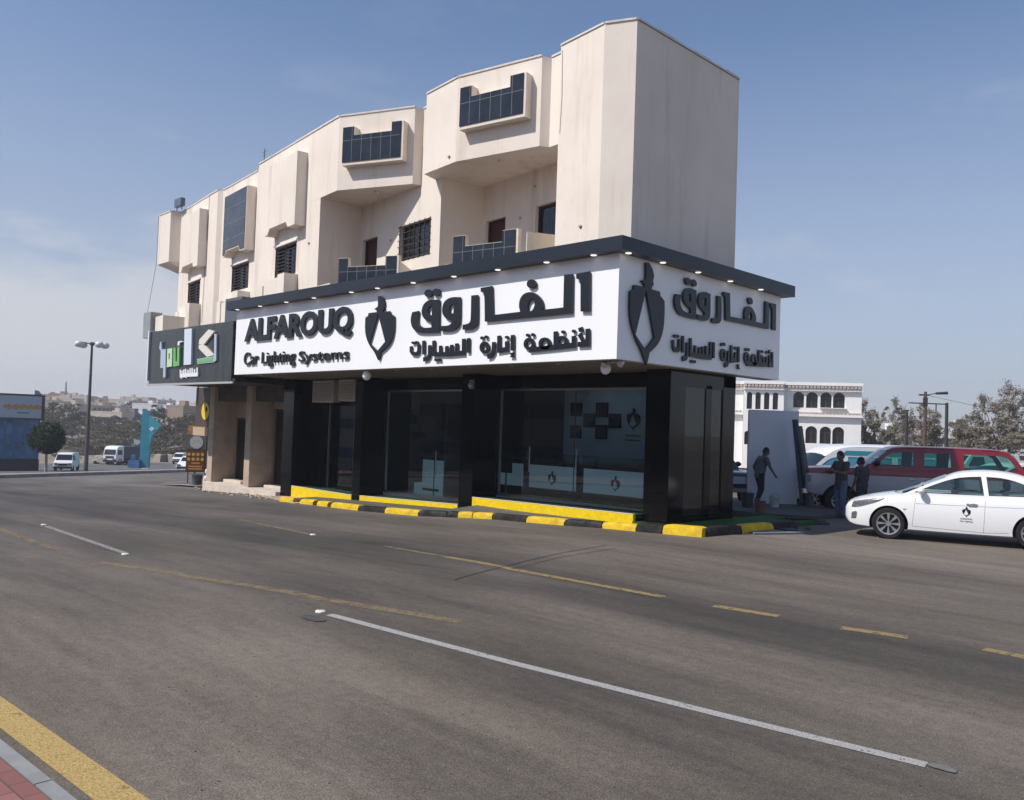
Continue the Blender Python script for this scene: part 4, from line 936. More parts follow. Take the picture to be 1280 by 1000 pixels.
def wheel(par, x, y, r, out, spokes=8, wd=.19, rimk=.70, holes=True):
    """tyre with a rim child; out = +1/-1 the outer side"""
    prof = [(r*rimk, -wd/2), (r*.93, -wd/2), (r, -wd*.36), (r, wd*.36), (r*.93, wd/2), (r*rimk, wd/2), (r*rimk, -wd/2)]
    t = MB().lathe(prof, (0, 0, 0), 'y', 36).build('wheel', M_TYRE, par, smooth=35); t.location = (x, y, r)
    rm = MB(); k = r*rimk; o = out*wd*.5
    rm.lathe([(k+.006, o*1.02), (k*.93, o*.98), (k*.90, o*.55)], (0, 0, 0), 'y', 36)
    rm.lathe([(0, o*.80), (k*.22, o*.80), (k*.24, o*.45)], (0, 0, 0), 'y', 20)
    for i in range(spokes):
        a = 2*math.pi*i/spokes; da = .30*8/spokes*.62
        pts = [(k*.18, a-da*.9), (k*.93, a-da*.75), (k*.93, a+da*.75), (k*.18, a+da*.9)]
        rm.plate([[(q*math.cos(b), q*math.sin(b)) for q, b in pts]], lambda X, Z, d_: (X, o*(.62+.28*d_), Z), 0, 1)
    rm.build('rim', M_RIM, t, smooth=30)
    dk = MB().lathe([(0, o*.42), (k*.92, o*.42)], (0, 0, 0), 'y', 24); dk.build('brake_disc', M_DKP, t)
    return t
def make_car(sp):
    """sp: all shapes in metres, x from the nose backwards, side view profiles"""
    L_, W_ = sp['L'], sp['W']; root = thing(sp['name'], sp['label'], sp['cat'], sp['loc'], sp['rz'], sp.get('group')); root['length'] = L_ if False else 0
    del root['length']
    top, bot, wid = chaikin(sp['top']), chaikin(sp['bot']), chaikin(sp['wid']); crown = sp.get('crown', .03)
    sec = sp.get('sec', [(0, 0), (.84, 0), (.96, .05), (.995, .25), (1.0, .5), (.985, .74), (.955, .9), (.91, .97), (.78, 1.0)])
    def section(x):
        zb, zt, w = lerpt(bot, x), lerpt(top, x), lerpt(wid, x); h = zt-zb
        return [(w*a, zb+h*b) for a, b in sec] + [(w*.4, zt+crown*.8), (0, zt+crown)]
    def side_y(x, z):
        s_ = section(x)
        for (ya, za), (yb, zb) in zip(s_[1:], s_[2:]):
            if za <= z <= zb and zb > za: return ya+(yb-ya)*(z-za)/(zb-za)
        return s_[4][0]
    n = 64; xs = [L_*(.5-.5*math.cos(math.pi*(i/n)))*.6+L_*(i/n)*.4 for i in range(n+1)]
    mb = MB(); rows = []
    for x in xs:
        s_ = section(x); ring_ = [(x, y, z) for y, z in s_] + [(x, -y, z) for y, z in s_[-2:0:-1]]
        rows.append(ring_)
    mb.grid(rows, closed=True); k = len(rows[0]); mb.add(rows[0], [tuple(range(k))]); mb.add(rows[-1], [tuple(range(k))[::-1]])
    paints = [sp['paint'], M_DKP, sp.get('paint2', sp['paint'])]
    body = mb.build('body', paints)
    cut = MB(); rw = sp['r']; cl = sp.get('arch', .055)
    for wx in sp['axles']:
        for s in (-1, 1):
            y0, y1 = s*(W_/2-.30), s*(W_/2+.2); prof = [(0, min(y0, y1)), (rw+cl, min(y0, y1)), (rw+cl, max(y0, y1)), (0, max(y0, y1))]
            cut.lathe(prof, (wx, 0, rw), 'y', 36, 1)
            cut.box(wx-rw-cl, wx+rw+cl, min(y0, y1)+.002, max(y0, y1)-.002, -.3, rw*.55, 1)
    cu = cut.build('cutter', paints)
    if 'split' in sp:
        bm = bmesh.new(); bm.from_mesh(body.data)
        for zz in sp['split']: bmesh.ops.bisect_plane(bm, geom=bm.verts[:]+bm.edges[:]+bm.faces[:], plane_co=(0, 0, zz), plane_no=(0, 0, 1))
        for f in bm.faces:
            if sp['split'][0] < f.calc_center_median().z < sp['split'][1]: f.material_index = 2
        bm.to_mesh(body.data); bm.free()
    bo = body.modifiers.new('b', 'BOOLEAN'); bo.operation = 'DIFFERENCE'; bo.object = cu; bo.solver = 'EXACT'; bo.use_self = True
    me = evaluated(body, 'body'); bpy.data.objects.remove(cu, do_unlink=True)
    me.polygons.foreach_set('use_smooth', [True]*len(me.polygons)); me.set_sharp_from_angle(angle=R(32))
    body = bpy.data.objects.new('body', me); COL.objects.link(body); body.parent = root
    # greenhouse: side frames with window openings, roof, screens
    zb_, yb, tum = sp['belt'], sp['yb'], sp['tum']
    Y = lambda z: yb-tum*max(0, z-zb_)
    out = sp['side']; wins = sp['wins']
    for s in (-1, 1):
        MB().plate([smooth_poly(out, 2, 50)]+[smooth_poly(w, 2, 62) for w in wins], lambda x, z, d_: (x, s*(Y(z)-d_), z), 0, .035).build('window_frame', sp.get('gpaint', sp['paint']), root)
        for w in wins:
            cx_ = sum(p[0] for p in w)/len(w); cz_ = sum(p[1] for p in w)/len(w)
            MB().plate([[(cx_+(p[0]-cx_)*1.03, cz_+(p[1]-cz_)*1.05) for p in w]], lambda x, z, d_: (x, s*(Y(z)-.016-d_), z), 0, .006).build('side_window', sp.get('glass', M_CGL), root)
            if sp.get('trim'):
                c_ = smooth_poly(w, 2, 62); inn = smooth_poly([(cx_+(p[0]-cx_)*.975, cz_+(p[1]-cz_)*.93) for p in w], 2, 62)
                MB().plate([c_, inn], lambda x, z, d_: (x, s*(Y(z)+.004-d_), z), 0, .01).build('window_trim', M_DKP, root)
    roof = chaikin(sp['roof'], 2); rows = []; rc = sp.get('rcrown', .05)
    for x, z in roof:
        yt = Y(z)-.004; rows.append([(x, yt*math.sin(math.pi/2*t), z+rc*(1-abs(t)**2.4)*min(1, (x-roof[0][0]+.12)*3, (roof[-1][0]-x+.12)*3)-.0) for t in (-1, -.93, -.8, -.5, -.2, 0, .2, .5, .8, .93, 1)])
    MB().grid(rows).build('roof', sp.get('gpaint', sp['paint']), root, smooth=50)
    def screen(name, a, b, bow):
        rows = []
        for t in (0, .25, .5, .75, 1):
            x, z = a[0]+(b[0]-a[0])*t, a[1]+(b[1]-a[1])*t; rows.append([(x+bow*(1-v*v)*(1-t*.8), (Y(z)-.02)*v, z+rc*.9*t*(1-v*v)) for v in (-1, -.6, -.2, .2, .6, 1)])
        MB().grid(rows).build(name, sp.get('wglass', sp.get('glass', M_CGL)), root, smooth=60)
    screen('windscreen', sp['ws'][0], sp['ws'][1], -.10); screen('rear_window', sp['rs'][0], sp['rs'][1], .06)
    # wheels, lamps, seams, seats
    for wx in sp['axles']:
        for s in (-1, 1): wheel(root, wx, s*(W_/2-.12), rw, s, sp.get('spokes', 8), sp.get('wd', .19), sp.get('rimk', .70))
    def patch_(name, poly, mt, off=.004, th=.006, par=None, sides=(-1, 1)):
        poly = smooth_poly(poly, 1, 40)
        xa, xb = min(p[0] for p in poly), max(p[0] for p in poly); nx, nz = 28, 8
        for s in sides:
            rows = []
            for i in range(nx+1):
                x = xa+(xb-xa)*min(.999, max(.001, i/nx)); zs = []
                for p, q in zip(poly, poly[1:]+poly[:1]):
                    if (p[0]-x)*(q[0]-x) <= 0 and p[0] != q[0]: zs.append(p[1]+(q[1]-p[1])*(x-p[0])/(q[0]-p[0]))
                z0, z1 = min(zs), max(zs); rows.append([(x, s*(side_y(x, z0+(z1-z0)*k/nz)+off+th*.5), z0+(z1-z0)*k/nz) for k in range(nz+1)])
            MB().grid(rows).build(name, mt, par or root, smooth=60)
    for nm, poly, mt in sp.get('patches', []): patch_(nm, poly, mt)
    for x0, z0, x1, z1 in sp.get('seams', []):
        for s in (-1, 1):
            P = []
            for i in range(13):
                x, z = x0+(x1-x0)*i/12, z0+(z1-z0)*i/12; P.append((x, s*(side_y(x, z)+.0005), z))
            MB().tube(P, .0026, 5).build('door_seam', M_DKP, root)
    for x, z in sp.get('handles', []):
        for s in (-1, 1):
            y = side_y(x, z); MB().tube([(x-.09, s*(y+.01), z), (x-.06, s*(y+.035), z+.005), (x+.06, s*(y+.035), z+.005), (x+.10, s*(y+.01), z)], [.012, .016, .016, .012], 8).build('door_handle', sp.get('hmat', sp['paint']), root, smooth=50)
    if 'mirror' in sp:
        x, z, k = sp['mirror']
        for s in (-1, 1):
            o = MB().ball((x, s*(Y(z)+.13), z+.04), (.075*k, .11*k, .075*k), 14); o.tube([(x+.02, s*(Y(z)-.02), z-.03), (x, s*(Y(z)+.09), z+.02)], .025, 8); o.build('mirror', sp.get('mmat', sp['paint']), root, smooth=60)
    st = sp.get('seats', [])
    for x in st:
        for s in (-1, 1):
            sm = MB().hexa([(x, s*.36-.22, .4), (x+.15, s*.36-.22, .4), (x+.15, s*.36+.22, .4), (x, s*.36+.22, .4), (x+.16, s*.36-.20, zb_+.12), (x+.26, s*.36-.20, zb_+.12), (x+.26, s*.36+.20, zb_+.12), (x+.16, s*.36+.20, zb_+.12)])
            sm.box(x+.20, x+.29, s*.36-.12, s*.36+.12, zb_+.14, zb_+.33); sm.build('seat', sp.get('seatmat', M_SEAT), root, bevel=.03)
    if st:
        sw = MB(); x = st[0]-.42; sw.tube([(x+.10*math.cos(a)*.5, -.36+.18*math.sin(a), zb_+.03+.16*math.cos(a)) for a in [2*math.pi*i/20 for i in range(21)]], .014, 6); sw.build('steering_wheel', M_DKP, root, smooth=50)
        MB().hexa([(st[0]-.75, -.6, zb_-.02), (st[0]-.45, -.6, zb_-.02), (st[0]-.45, .6, zb_-.02), (st[0]-.75, .6, zb_-.02), (st[0]-.75, -.6, zb_+.03), (st[0]-.45, -.6, zb_+.08), (st[0]-.45, .6, zb_+.08), (st[0]-.75, .6, zb_+.03)]).build('dashboard', M_DKP, root)
    root['front'] = 0; del root['front']
    for ch in root.children:
        if ch.type == 'MESH': pass
    return root, side_y
def nose_at(pt, rz, back=0.0, lat=0.0):
    """root location that puts the point x=back, y=lat of the car on the ground point"""
    c, s = math.cos(rz), math.sin(rz); x, y = pt[0]-back*c+lat*s, pt[1]-back*s-lat*c
    return (x, y, g(x)+.004)
M_WPAINT = mat('white car paint', (.80, .80, .80), .25, coat=.5)
SW = 1.70; rzs = R(18)
sedan = dict(name='white_sedan', label='white saloon car at the right with a small black shield emblem on its front door', cat='car', L=4.40, W=SW, rz=rzs, loc=(0, 0, 0), paint=M_WPAINT, r=.315, axles=(.86, 3.43), spokes=8,
    top=[(0, .60), (.06, .70), (.35, .80), (.75, .89), (1.15, .955), (1.5, .965), (2.5, .985), (3.4, 1.02), (3.8, 1.06), (4.2, 1.05), (4.36, .98), (4.40, .85)],
    bot=[(0, .36), (.10, .24), (.4, .20), (1.2, .19), (3.2, .19), (4.0, .25), (4.3, .32), (4.4, .45)],
    wid=[(0, .46), (.06, .58), (.2, .70), (.5, .80), (.9, .845), (1.6, .85), (3.3, .85), (3.9, .82), (4.25, .72), (4.40, .58)],
    belt=.95, yb=.79, tum=.36,
    side=[(1.05, .90), (1.45, 1.10), (1.85, 1.29), (2.15, 1.385), (2.55, 1.435), (2.95, 1.425), (3.35, 1.34), (3.75, 1.17), (4.0, 1.06), (4.0, .98), (3.4, .93), (2.4, .92)],
    wins=[[(1.33, .985), (1.72, 1.175), (2.05, 1.305), (2.30, 1.345), (2.52, 1.36), (2.575, .995), (1.9, .985)], [(2.655, .998), (2.61, 1.362), (2.85, 1.358), (3.10, 1.31), (3.42, 1.18), (3.52, 1.06), (3.52, 1.02)]],
    roof=[(1.88, 1.305), (2.15, 1.387), (2.55, 1.437), (2.95, 1.427), (3.35, 1.342), (3.45, 1.30)], ws=((1.02, .945), (1.90, 1.312)), rs=((4.02, 1.055), (3.42, 1.315)), trim=True, hmat=M_CHR,
    patches=[('headlight', [(.13, .60), (.16, .72), (.36, .765), (.74, .845), (.80, .835), (.62, .73), (.40, .655), (.24, .60)], M_LENS), ('fog_lamp', [(.13, .36), (.14, .49), (.22, .52), (.25, .50), (.23, .37)], M_LENS), ('tail_lamp', [(4.05, .80), (4.05, .98), (4.33, .96), (4.33, .80)], M_RED),
             ('side_marker', [(1.13, .62), (1.13, .645), (1.19, .645), (1.19, .62)], mat('amber', (.5, .25, .03), .3))],
    seams=[(1.36, .92, 1.30, .30), (2.60, .98, 2.57, .27), (1.30, .30, 2.57, .27), (2.57, .27, 3.0, .30), (3.62, 1.0, 3.3, .70), (1.36, .76, 2.57, .78), (2.57, .78, 3.6, .80)],
    handles=[(2.36, .81), (3.36, .84)], mirror=(1.46, .99, 1.0), seats=(1.85, 2.75))
wp = G(1110, 674); sedan['loc'] = nose_at(wp.xy, rzs, .86, -SW/2+.02)
ro, sy = make_car(sedan); ro.scale = (1.085,)*3; c_, s_ = math.cos(rzs), math.sin(rzs); ro.location.x -= .073*c_+.07*s_; ro.location.y -= .073*s_-.07*c_
xs0, xs1, ys0, ys1 = bbox([SHIELD]); s = .20/(ys1-ys0)
MB().plate([[(2.27+(q[0]-(xs0+xs1)/2)*s, .56+(q[1]-ys0)*s) for q in c] for c in SHIELD], lambda x, z, d_: (x, -(sy(x, z)+.002+d_), z), 0, .004).build('door_emblem', M_LETT, ro)
t_ = MB(); put_text(t_, 'ALFAROUQ', 2.16, 2.37, .505, .535, lambda x, z, d_: (x, -(sy(x, z)+.001+d_), z), .004, .02); put_text(t_, 'Car Lighting', 2.16, 2.38, .455, .485, lambda x, z, d_: (x, -(sy(x, z)+.001+d_), z), .004, .02)
t_.build('door_text', mat('grey print', (.12, .12, .13), .5), ro)
MB().plate([[(0, 0), (.44, .02), (.44, .12), (0, .10)]], lambda x, z, d_: (.02-.02*d_, x-.22, .32+z), 0, 1).build('grille', M_DKP, ro)

# maroon and silver station wagon
M_MAR = mat('maroon paint', (.20, .013, .019), .28, coat=.5); M_SIL = mat('silver paint', (.36, .37, .41), .32, metal=.2, coat=.3)
rzv = R(31)
suv = dict(name='maroon_wagon', label='long maroon and silver four-wheel-drive wagon standing behind the white saloon', cat='car', L=6.05, W=2.0, rz=rzv, loc=(0, 0, 0), paint=M_MAR, paint2=M_SIL, split=(.55, 1.22), gpaint=M_MAR, r=.42, axles=(.98, 4.55), spokes=10, wd=.25, rimk=.58, arch=.10, crown=.02,
    top=[(0, 1.28), (.02, 1.35), (.10, 1.38), (.5, 1.41), (1.6, 1.44), (2.2, 1.45), (5.8, 1.46), (6.05, 1.40)], bot=[(0, .68), (.12, .58), (.5, .54), (5.4, .54), (5.9, .62), (6.05, .70)],
    wid=[(0, .94), (.04, .965), (.12, .98), (.4, .99), (1.0, 1.0), (5.3, 1.0), (5.8, .97), (6.05, .90)],
    sec=[(0, 0), (.9, 0), (.97, .04), (.995, .2), (1.0, .5), (.995, .8), (.985, .93), (.965, .985), (.88, 1.0)],
    belt=1.43, yb=.965, tum=.22, side=[(1.62, 1.40), (2.30, 2.0), (2.6, 2.07), (5.35, 2.07), (5.66, 1.96), (5.97, 1.50), (5.97, 1.40)],
    wins=[[(1.98, 1.52), (2.32, 1.88), (2.50, 1.93), (3.0, 1.94), (3.0, 1.52)], [(3.30, 1.52), (3.30, 1.94), (4.0, 1.94), (4.02, 1.52)], [(4.36, 1.50), (4.36, 1.94), (5.30, 1.94), (5.56, 1.88), (5.78, 1.50)]],
    roof=[(2.25, 1.97), (2.6, 2.07), (3.5, 2.08), (4.6, 2.08), (5.35, 2.07), (5.68, 1.96)], rcrown=.06, ws=((1.60, 1.44), (2.28, 1.99)), rs=((5.99, 1.46), (5.68, 1.97)), glass=glass('tinted teal glass', (.66, .86, .80), .95),
    patches=[('headlight', [(.04, .95), (.04, 1.16), (.14, 1.16), (.14, .95)], M_LENS), ('tail_lamp', [(5.92, .80), (5.92, 1.15), (6.02, 1.15), (6.02, .80)], M_RED)],
    seams=[(1.75, 1.40, 1.72, .60), (3.1, 1.42, 3.08, .60), (4.16, 1.42, 4.12, .66), (1.72, .60, 3.9, .60)], handles=[(2.95, 1.14), (3.98, 1.14)], hmat=M_CHR, mirror=(1.98, 1.56, 1.25), mmat=M_DKP, seats=())
wp = at(1052, 25.8); suv['loc'] = nose_at(wp.xy, rzv, .98, -.95)
ro, sy = make_car(suv)
MB().box(-.10, .06, -.92, .92, .58, .74).build('bumper', M_CHR, ro, bevel=.03)
MB().box(-.012, .01, -.62, .62, .84, 1.16).build('grille', M_DKP, ro)

# white and teal minibus behind it
M_TEAL = mat('teal paint', (.035, .26, .33), .35, coat=.3)
rzb = R(52)
bus = dict(name='white_minibus', wglass=M_CGD, label='white minibus with teal side stripes standing behind the maroon wagon', cat='minibus', L=6.4, W=2.0, rz=rzb, loc=(0, 0, 0), paint=M_WPAINT, r=.36, axles=(1.05, 4.9), spokes=6, wd=.22, rimk=.6,
    top=[(0, .95), (.10, 1.10), (.5, 1.22), (1.0, 1.28), (6.2, 1.30), (6.4, 1.2)], bot=[(0, .5), (.15, .36), (.6, .3), (5.9, .3), (6.3, .45), (6.4, .55)], wid=[(0, .75), (.12, .88), (.5, .97), (1.1, 1.0), (6.0, 1.0), (6.4, .92)],
    belt=1.26, yb=.985, tum=.12, side=[(.75, 1.22), (1.45, 1.85), (1.85, 2.10), (2.4, 2.19), (6.0, 2.19), (6.25, 2.05), (6.32, 1.22)],
    wins=[[(1.05, 1.33), (1.55, 1.78), (2.0, 1.84), (2.0, 1.33)], [(2.25, 1.36), (2.25, 1.84), (3.9, 1.84), (3.9, 1.36)], [(4.1, 1.36), (4.1, 1.84), (5.9, 1.84), (5.95, 1.36)]],
    roof=[(1.42, 1.84), (1.85, 2.10), (2.4, 2.19), (4, 2.2), (6.0, 2.19), (6.27, 2.05)], rcrown=.10, ws=((.73, 1.25), (1.44, 1.85)), rs=((6.34, 1.26), (6.28, 2.06)), glass=mat('blue panel film', (.075, .30, .43), .2, coat=.3),
    patches=[('teal_stripe', [(1.2, .80), (1.3, 1.05), (6.1, 1.12), (6.2, .84)], M_TEAL), ('headlight', [(.06, .72), (.06, .92), (.25, .95), (.25, .74)], M_LENS)], seams=[(2.12, 1.2, 2.1, .34)], mirror=(1.15, 1.36, 1.3))
p = at(985, 29.5); bus['loc'] = nose_at(p.xy, rzb, 0.0, -1.0); bus['loc'] = (bus['loc'][0], bus['loc'][1], bus['loc'][2]-.10)
ro, sy = make_car(bus)
for s in (-1, 1):
    MB().plate([[(2.0, 1.90), (2.2, 2.06), (6.1, 2.06), (6.15, 1.90)]], lambda x, z, d_: (x, s*(.985-.12*(z-1.26)+.004+d_), z), 0, .006).build('teal_stripe', M_TEAL, ro)

# black four-wheel-drive behind the corner
M_BLKP = mat('black car paint', (.007, .007, .008), .22, coat=.5)
rzk = CR_+R(104)
blk = dict(suv); blk.update(split=(.5, .6), r=.40, belt=1.23, name='black_offroader', label='black four-wheel-drive car parked in the shade behind the shop corner and the white board', L=5.0, paint=M_BLKP, paint2=M_BLKP, gpaint=M_BLKP, rz=rzk, axles=(.9, 3.75), mmat=M_BLKP, glass=M_CGD,
    top=[(0, 1.0), (.1, 1.10), (.5, 1.15), (1.5, 1.2), (4.8, 1.22), (5.0, 1.1)], wid=[(0, .82), (.1, .9), (.4, .96), (1, 1), (4.5, 1), (5, .9)], bot=[(0, .6), (.12, .48), (.5, .42), (4.6, .42), (5.0, .6)],
    side=[(1.5, 1.17), (2.1, 1.70), (2.4, 1.80), (4.5, 1.80), (4.8, 1.6), (4.92, 1.17)], wins=[[(1.85, 1.28), (2.2, 1.62), (2.8, 1.70), (2.8, 1.28)], [(2.95, 1.28), (2.95, 1.70), (3.7, 1.70), (3.7, 1.28)], [(3.85, 1.28), (3.85, 1.7), (4.5, 1.68), (4.7, 1.28)]],
    roof=[(2.05, 1.69), (2.4, 1.80), (3.4, 1.81), (4.5, 1.80), (4.82, 1.62)], ws=((1.48, 1.18), (2.1, 1.70)), rs=((4.94, 1.2), (4.82, 1.63)), seams=[], handles=[], mirror=(1.85, 1.30, 1.2), seats=(),
    patches=[('headlight', [(.03, .80), (.03, .98), (.30, 1.0), (.30, .84)], M_LENS), ('fog_lamp', [(.04, .56), (.04, .66), (.22, .68), (.22, .58)], M_LENS)])
p = at(952, 28.5); blk['loc'] = nose_at(p.xy, rzk, 0.0, -.9)
ro, sy = make_car(blk)
mb = MB()
for s in (-1, 1): mb.box(-.03, .02, s*.62-.20, s*.62+.20, .80, .98)
mb.build('front_lamp', M_LENS, ro); MB().box(-.04, .05, -.8, .8, .50, .62).build('bumper', mat('grey bumper', (.30, .30, .31), .4), ro); MB().box(-.02, .0, -.4, .4, .76, 1.0).build('grille', M_CHR, ro)

# a white car half out of the frame at the right, and two far ones among the trees
wag = dict(sedan); wag.update(name='white_hatchback', label='white car with dark windows cut off by the right edge behind the maroon wagon', rz=R(60), glass=M_CGD, handles=[], seats=(), loc=(0, 0, 0))
p = at(1262, 29.5); wag['loc'] = nose_at(p.xy, R(60), 1.9, -.6); wag['loc'] = (wag['loc'][0], wag['loc'][1], wag['loc'][2]+.10)
make_car(wag)
def far_car(u, depth, rz, label, paint, kind_='hatch', nm='distant_car', cat='car', z=None, s=1.0):
    p = at(u, depth, z); t = thing(nm, label, cat, tuple(p), rz)
    if kind_ == 'van': pr = [(-2.3, .35), (-2.3, .95), (-1.9, 1.15), (-1.35, 1.75), (-1.0, 1.88), (2.2, 1.88), (2.3, 1.7), (2.3, .35)]; w = .85; ax = (-1.5, 1.45)
    else: pr = [(-2.1, .3), (-2.1, .7), (-1.2, .92), (-.55, 1.38), (.1, 1.46), (.9, 1.42), (1.6, 1.05), (2.1, .98), (2.15, .35)]; w = .82; ax = (-1.35, 1.3)
    mb = MB(); pr2 = chaikin([(a*s, b*s) for a, b in pr], 1)
    rows = [[(x, y*s*w*(1 if z_ < .95*s else 1-.22*(z_-.95*s)/s), z_) for x, z_ in pr2] for y in (-1, 1)]
    n_ = len(pr2); vs = rows[0]+rows[1]; mb.add(vs, [tuple(range(n_)), tuple(range(n_, 2*n_))[::-1]]+[(i, (i+1) % n_, (i+1) % n_+n_, i+n_) for i in range(n_)])
    mb.build('body', paint, t, smooth=40, bevel=.04)
    if kind_ == 'van':
        MB().hexa([(x*s, y*s, z_*s) for x, y, z_ in [(-1.93, -.72, 1.18), (-1.93, .72, 1.18), (-1.90, .72, 1.17), (-1.90, -.72, 1.17), (-1.42, -.66, 1.72), (-1.42, .66, 1.72), (-1.38, .66, 1.70), (-1.38, -.66, 1.70)]]).build('windscreen', M_CGD, t)
        for y in (-1, 1): MB().hexa([(x*s, y_*s, z_*s) for x, y_, z_ in [(-1.55, y*.86, 1.15), (-.4, y*.86, 1.15), (-.4, y*.80, 1.15), (-1.55, y*.80, 1.15), (-1.15, y*.74, 1.65), (-.4, y*.74, 1.65), (-.4, y*.68, 1.65), (-1.15, y*.68, 1.65)]]).build('side_window', M_CGD, t)
        for y in (-.62, .62): MB().box(-2.36*s, -2.29*s, (y-.16)*s, (y+.16)*s, .72*s, .90*s).build('headlight', M_LENS, t)
        MB().box(-2.36*s, -2.31*s, -.42*s, .42*s, .66*s, .86*s).build('grille', M_DKP, t); MB().box(-2.40*s, -2.25*s, -.84*s, .84*s, .36*s, .56*s).build('bumper', M_DKP, t)
    else:
        MB().hexa([(x*s, y*s, z_*s) for x, y, z_ in [(-1.17, -.66, .97), (-1.17, .66, .97), (-1.1, .66, .95), (-1.1, -.66, .95), (-.6, -.60, 1.36), (-.6, .60, 1.36), (-.52, .60, 1.34), (-.52, -.60, 1.34)]]).build('windscreen', M_CGD, t)
        for y in (-1, 1): MB().hexa([(x*s, y_*s, z_*s) for x, y_, z_ in [(-.95, y*.82, .97), (1.3, y*.82, .97), (1.3, y*.76, .97), (-.95, y*.76, .97), (-.45, y*.745, 1.33), (.85, y*.745, 1.33), (.85, y*.69, 1.33), (-.45, y*.69, 1.33)]]).build('side_window', M_CGD, t)
        for y in (-.58, .58): MB().box(-2.13*s, -2.05*s, (y-.17)*s, (y+.17)*s, .58*s, .74*s).build('headlight', M_LENS, t)
        MB().box(-2.14*s, -2.06*s, -.75*s, .75*s, .34*s, .50*s).build('bumper', M_DKP, t)
    for x in ax:
        for y in (-1, 1):
            q = MB().lathe([(0, -.1), (.31, -.1), (.31, .1), (0, .1)], (0, 0, 0), 'y', 16).build('wheel', M_TYRE, t); q.location = (x*s, y*w*s*.9, .31*s); q.scale = (s, s, s)
    return t
# ================================================================== people: one continuous body each, clothes and hair as children
def skinlike(parts, name, mats, parent, vox=.012, smooth_it=3):
    """overlapping tapered limbs fused by a voxel remesh into one surface"""
    mb = MB()
    for p in parts:
        if p[0] == 'b': mb.ball(p[1], p[2], 14, 0, p[3] if len(p) > 3 else None)
        else:
            mb.tube(p[1], p[2], 12)
            for q, r in ((p[1][0], p[2][0]), (p[1][-1], p[2][-1])): mb.ball(q, r*.99, 10)
    o = mb.build('tmp', mats, None, fix=False)
    m = o.modifiers.new('r', 'REMESH'); m.mode = 'VOXEL'; m.voxel_size = vox; m.use_smooth_shade = True
    s_ = o.modifiers.new('s', 'SMOOTH'); s_.factor = .5; s_.iterations = smooth_it
    me = evaluated(o, name); me.materials.clear(); me.materials.append(mats); me.polygons.foreach_set('use_smooth', [True]*len(me.polygons))
    q = bpy.data.objects.new(name, me); COL.objects.link(q); q.parent = parent
    return q
M_SKIN = mat('brown skin', (.15, .078, .050), .6); M_HAIR = mat('black hair', (.010, .009, .008), .7, .3, 40)
def V(*a): return Vector(a)
